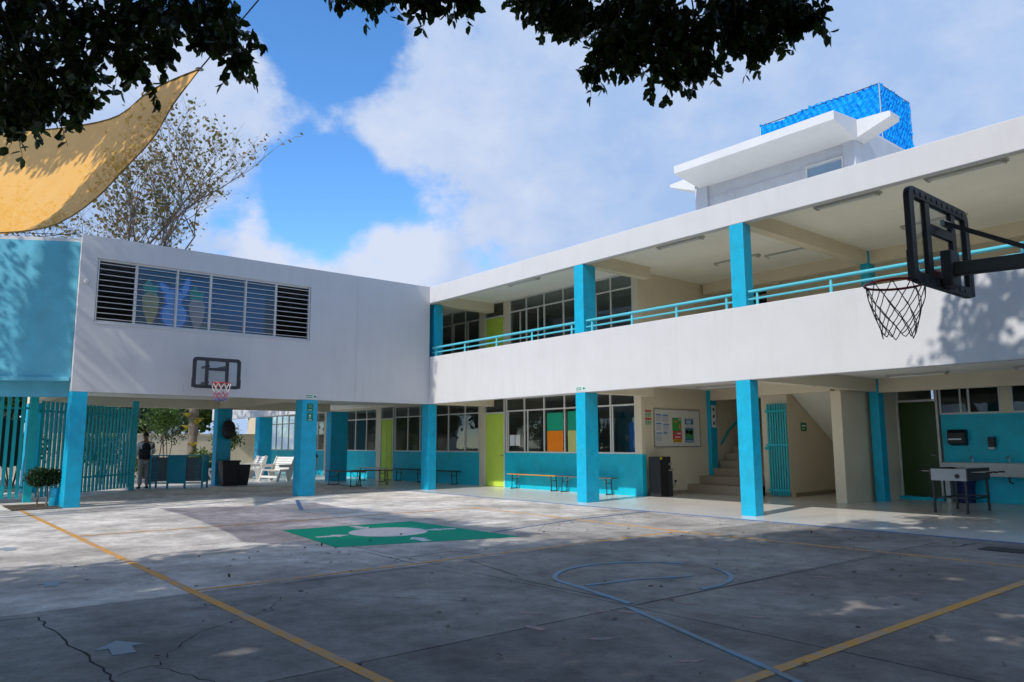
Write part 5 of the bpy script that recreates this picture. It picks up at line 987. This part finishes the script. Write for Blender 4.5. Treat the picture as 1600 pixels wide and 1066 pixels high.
for i, (x, y, h, lab) in enumerate(((-22.8, -3.4, 6, 'leafy tree beyond the garden wall'), (-24, -10.5, 6.5, 'leafy tree beyond the fence, nearest the gate'), (-22, -14.5, 5.5, 'leafy tree beyond the fence at the left picture edge'), (-24, -.6, 7, 'leafy tree far beyond the garden wall to the right'), (-30, -8, 7.5, 'leafy tree far beyond the garden behind the desk'))):
    branch_tree('garden_tree', lab, (x, y, 0), h, .8, M_bush if i % 2 else M_dkbush, M_bark, 7500, .24, 4, 20+i, .16, .3, jit=.35, group='trees beyond the garden')
t = thing('garden_wall', 'beige boundary wall behind the garden shrubs', 'wall', (0, 0, 0)); mbox(-20.2, -20, -9.5, 2.5, 0, 1.85).build('wall_panel', M_cream, t); mbox(-20.25, -19.95, -9.5, 2.5, 1.85, 1.93).build('coping', M_cream, t)
for x, y, h in ((-35, -2, 6), (-34, -14, 5)):
    t = thing('far_house', 'pale house far beyond the garden wall' if h == 6 else 'pale house far beyond the fence', 'building', (x, y, 0)); mbox(-3, 3, -4, 4, 0, h).build('wall', M_white, t)
    for k in (-2, 1): w_ = mbox(3, 3.05, k, k+1.2, 2.5, 4).build('window', M_alu, t); mbox(3.05, 3.06, k+.06, k+1.14, 2.56, 3.94).build('pane', M_glass2, w_)
    mbox(-3.2, 3.2, -4.2, 4.2, h, h+.2).build('roof', M_cream, t)
# palm trunk with bromeliads, and shrubs
t = thing('bromeliad_palm', 'thick palm trunk overgrown with yellow bromeliads in the garden', 'tree', (-13.2, -3.0, 0)); B = MB(); B.tube([(0, 0, 0), (.02, .02, 1.2), (0, .05, 2.5), (.1, 0, 4.2)], [.2, .19, .2, .16], 10); B.build('trunk', M_bark2, t, smooth=True)
def rosette(c, n, s, m, parent, name='bromeliad'):
    B = MB()
    for k in range(n):
        a = 2*math.pi*k/n+random.uniform(-.2, .2); o = Vector((math.cos(a), math.sin(a), 0)); sd_ = Vector((-o.y, o.x, 0))*s*.07; c_ = Vector(c); m1 = c_+o*s*.5+Vector((0, 0, s*.45)); m2 = c_+o*s+Vector((0, 0, s*.35)); B._add([c_-sd_, c_+sd_, m1+sd_, m1-sd_, m2], [(0, 1, 2, 3), (3, 2, 4)])
    return B.build(name, m, parent)
for z, a in ((1.3, 0), (1.7, 2), (2.0, 4), (2.3, 1), (2.5, 5), (2.7, 3), (2.2, 0.5), (3.0, 0)): rosette((.22*math.cos(a), .22*math.sin(a), z), 11, .42, M_yellow, t)
leaves('fronds', blob_points((.1, 0, 5.0), 1.4, 500, .6), (0, 0, 1), .5, M_dkbush, t, .1, .1)
for i, (x, y, z, r, n, m, lab) in enumerate(((-12.6, -2.6, .6, .95, 1500, M_bush, 'bright leafy shrub at the foot of the bromeliad palm'), (-14.5, -4.4, .6, .8, 900, M_bush, 'leafy shrub behind the desk'), (-11.0, -6.7, 1.1, 1.0, 1100, M_dkbush, 'dark shrub behind the standing person'), (-12.0, -7.4, 2.3, .75, 1100, M_dkbush, 'tall dark clipped shrub beside the open gate'), (-18.5, -2.5, 2.2, 1.3, 1200, M_dkbush, 'tall shrub against the garden wall'), (-18.5, -5.5, 1.2, 1.1, 900, M_bush, 'loose shrub against the garden wall near the gate'), (-17.0, -.4, 1.6, 1.1, 1000, M_bush, 'shrub by the far end of the classrooms'), (-16.5, -3.6, 2.6, 1.2, 1500, M_bush, 'tall loose shrub behind the bromeliad palm'), (-15.5, -5.8, 2.4, 1.0, 1300, M_dkbush, 'tall dark shrub behind the person, right of the gate post'), (-9.5, -9.6, 1.5, 1.3, 2200, M_dkbush, 'dense dark shrub directly behind the gate'), (-9.0, -12.6, 1.5, 1.3, 2000, M_dkbush, 'dense dark shrub behind the dark fence sheet'), (-12.0, -10.6, 2.0, 1.5, 2200, M_dkbush, 'big dark shrub further back behind the gate'))):
    t = thing('shrub', lab, 'shrub', (x, y, 0), 0, 'garden shrubs'); B = MB()
    for k in range(4): limb(B, (random.uniform(-.1, .1), random.uniform(-.1, .1), 0), (random.uniform(-.4, .4)*r, random.uniform(-.4, .4)*r, z), .03, .01)
    B.build('stems', M_bark, t); P_ = np.concatenate([blob_points((random.uniform(-.5, .5)*r, random.uniform(-.5, .5)*r, z+random.uniform(-.3, .4)*r), r*random.uniform(.4, .7), n//6, .5) for k in range(6)]); P_ = P_[P_[:, 2] > .02]
    leaves('foliage', P_, (0, 0, .8), .13, m, t, .5)
    if i in (1, 2, 5): rosette((.3, .2, z+r*.5), 10, .45, M_yellow, t)
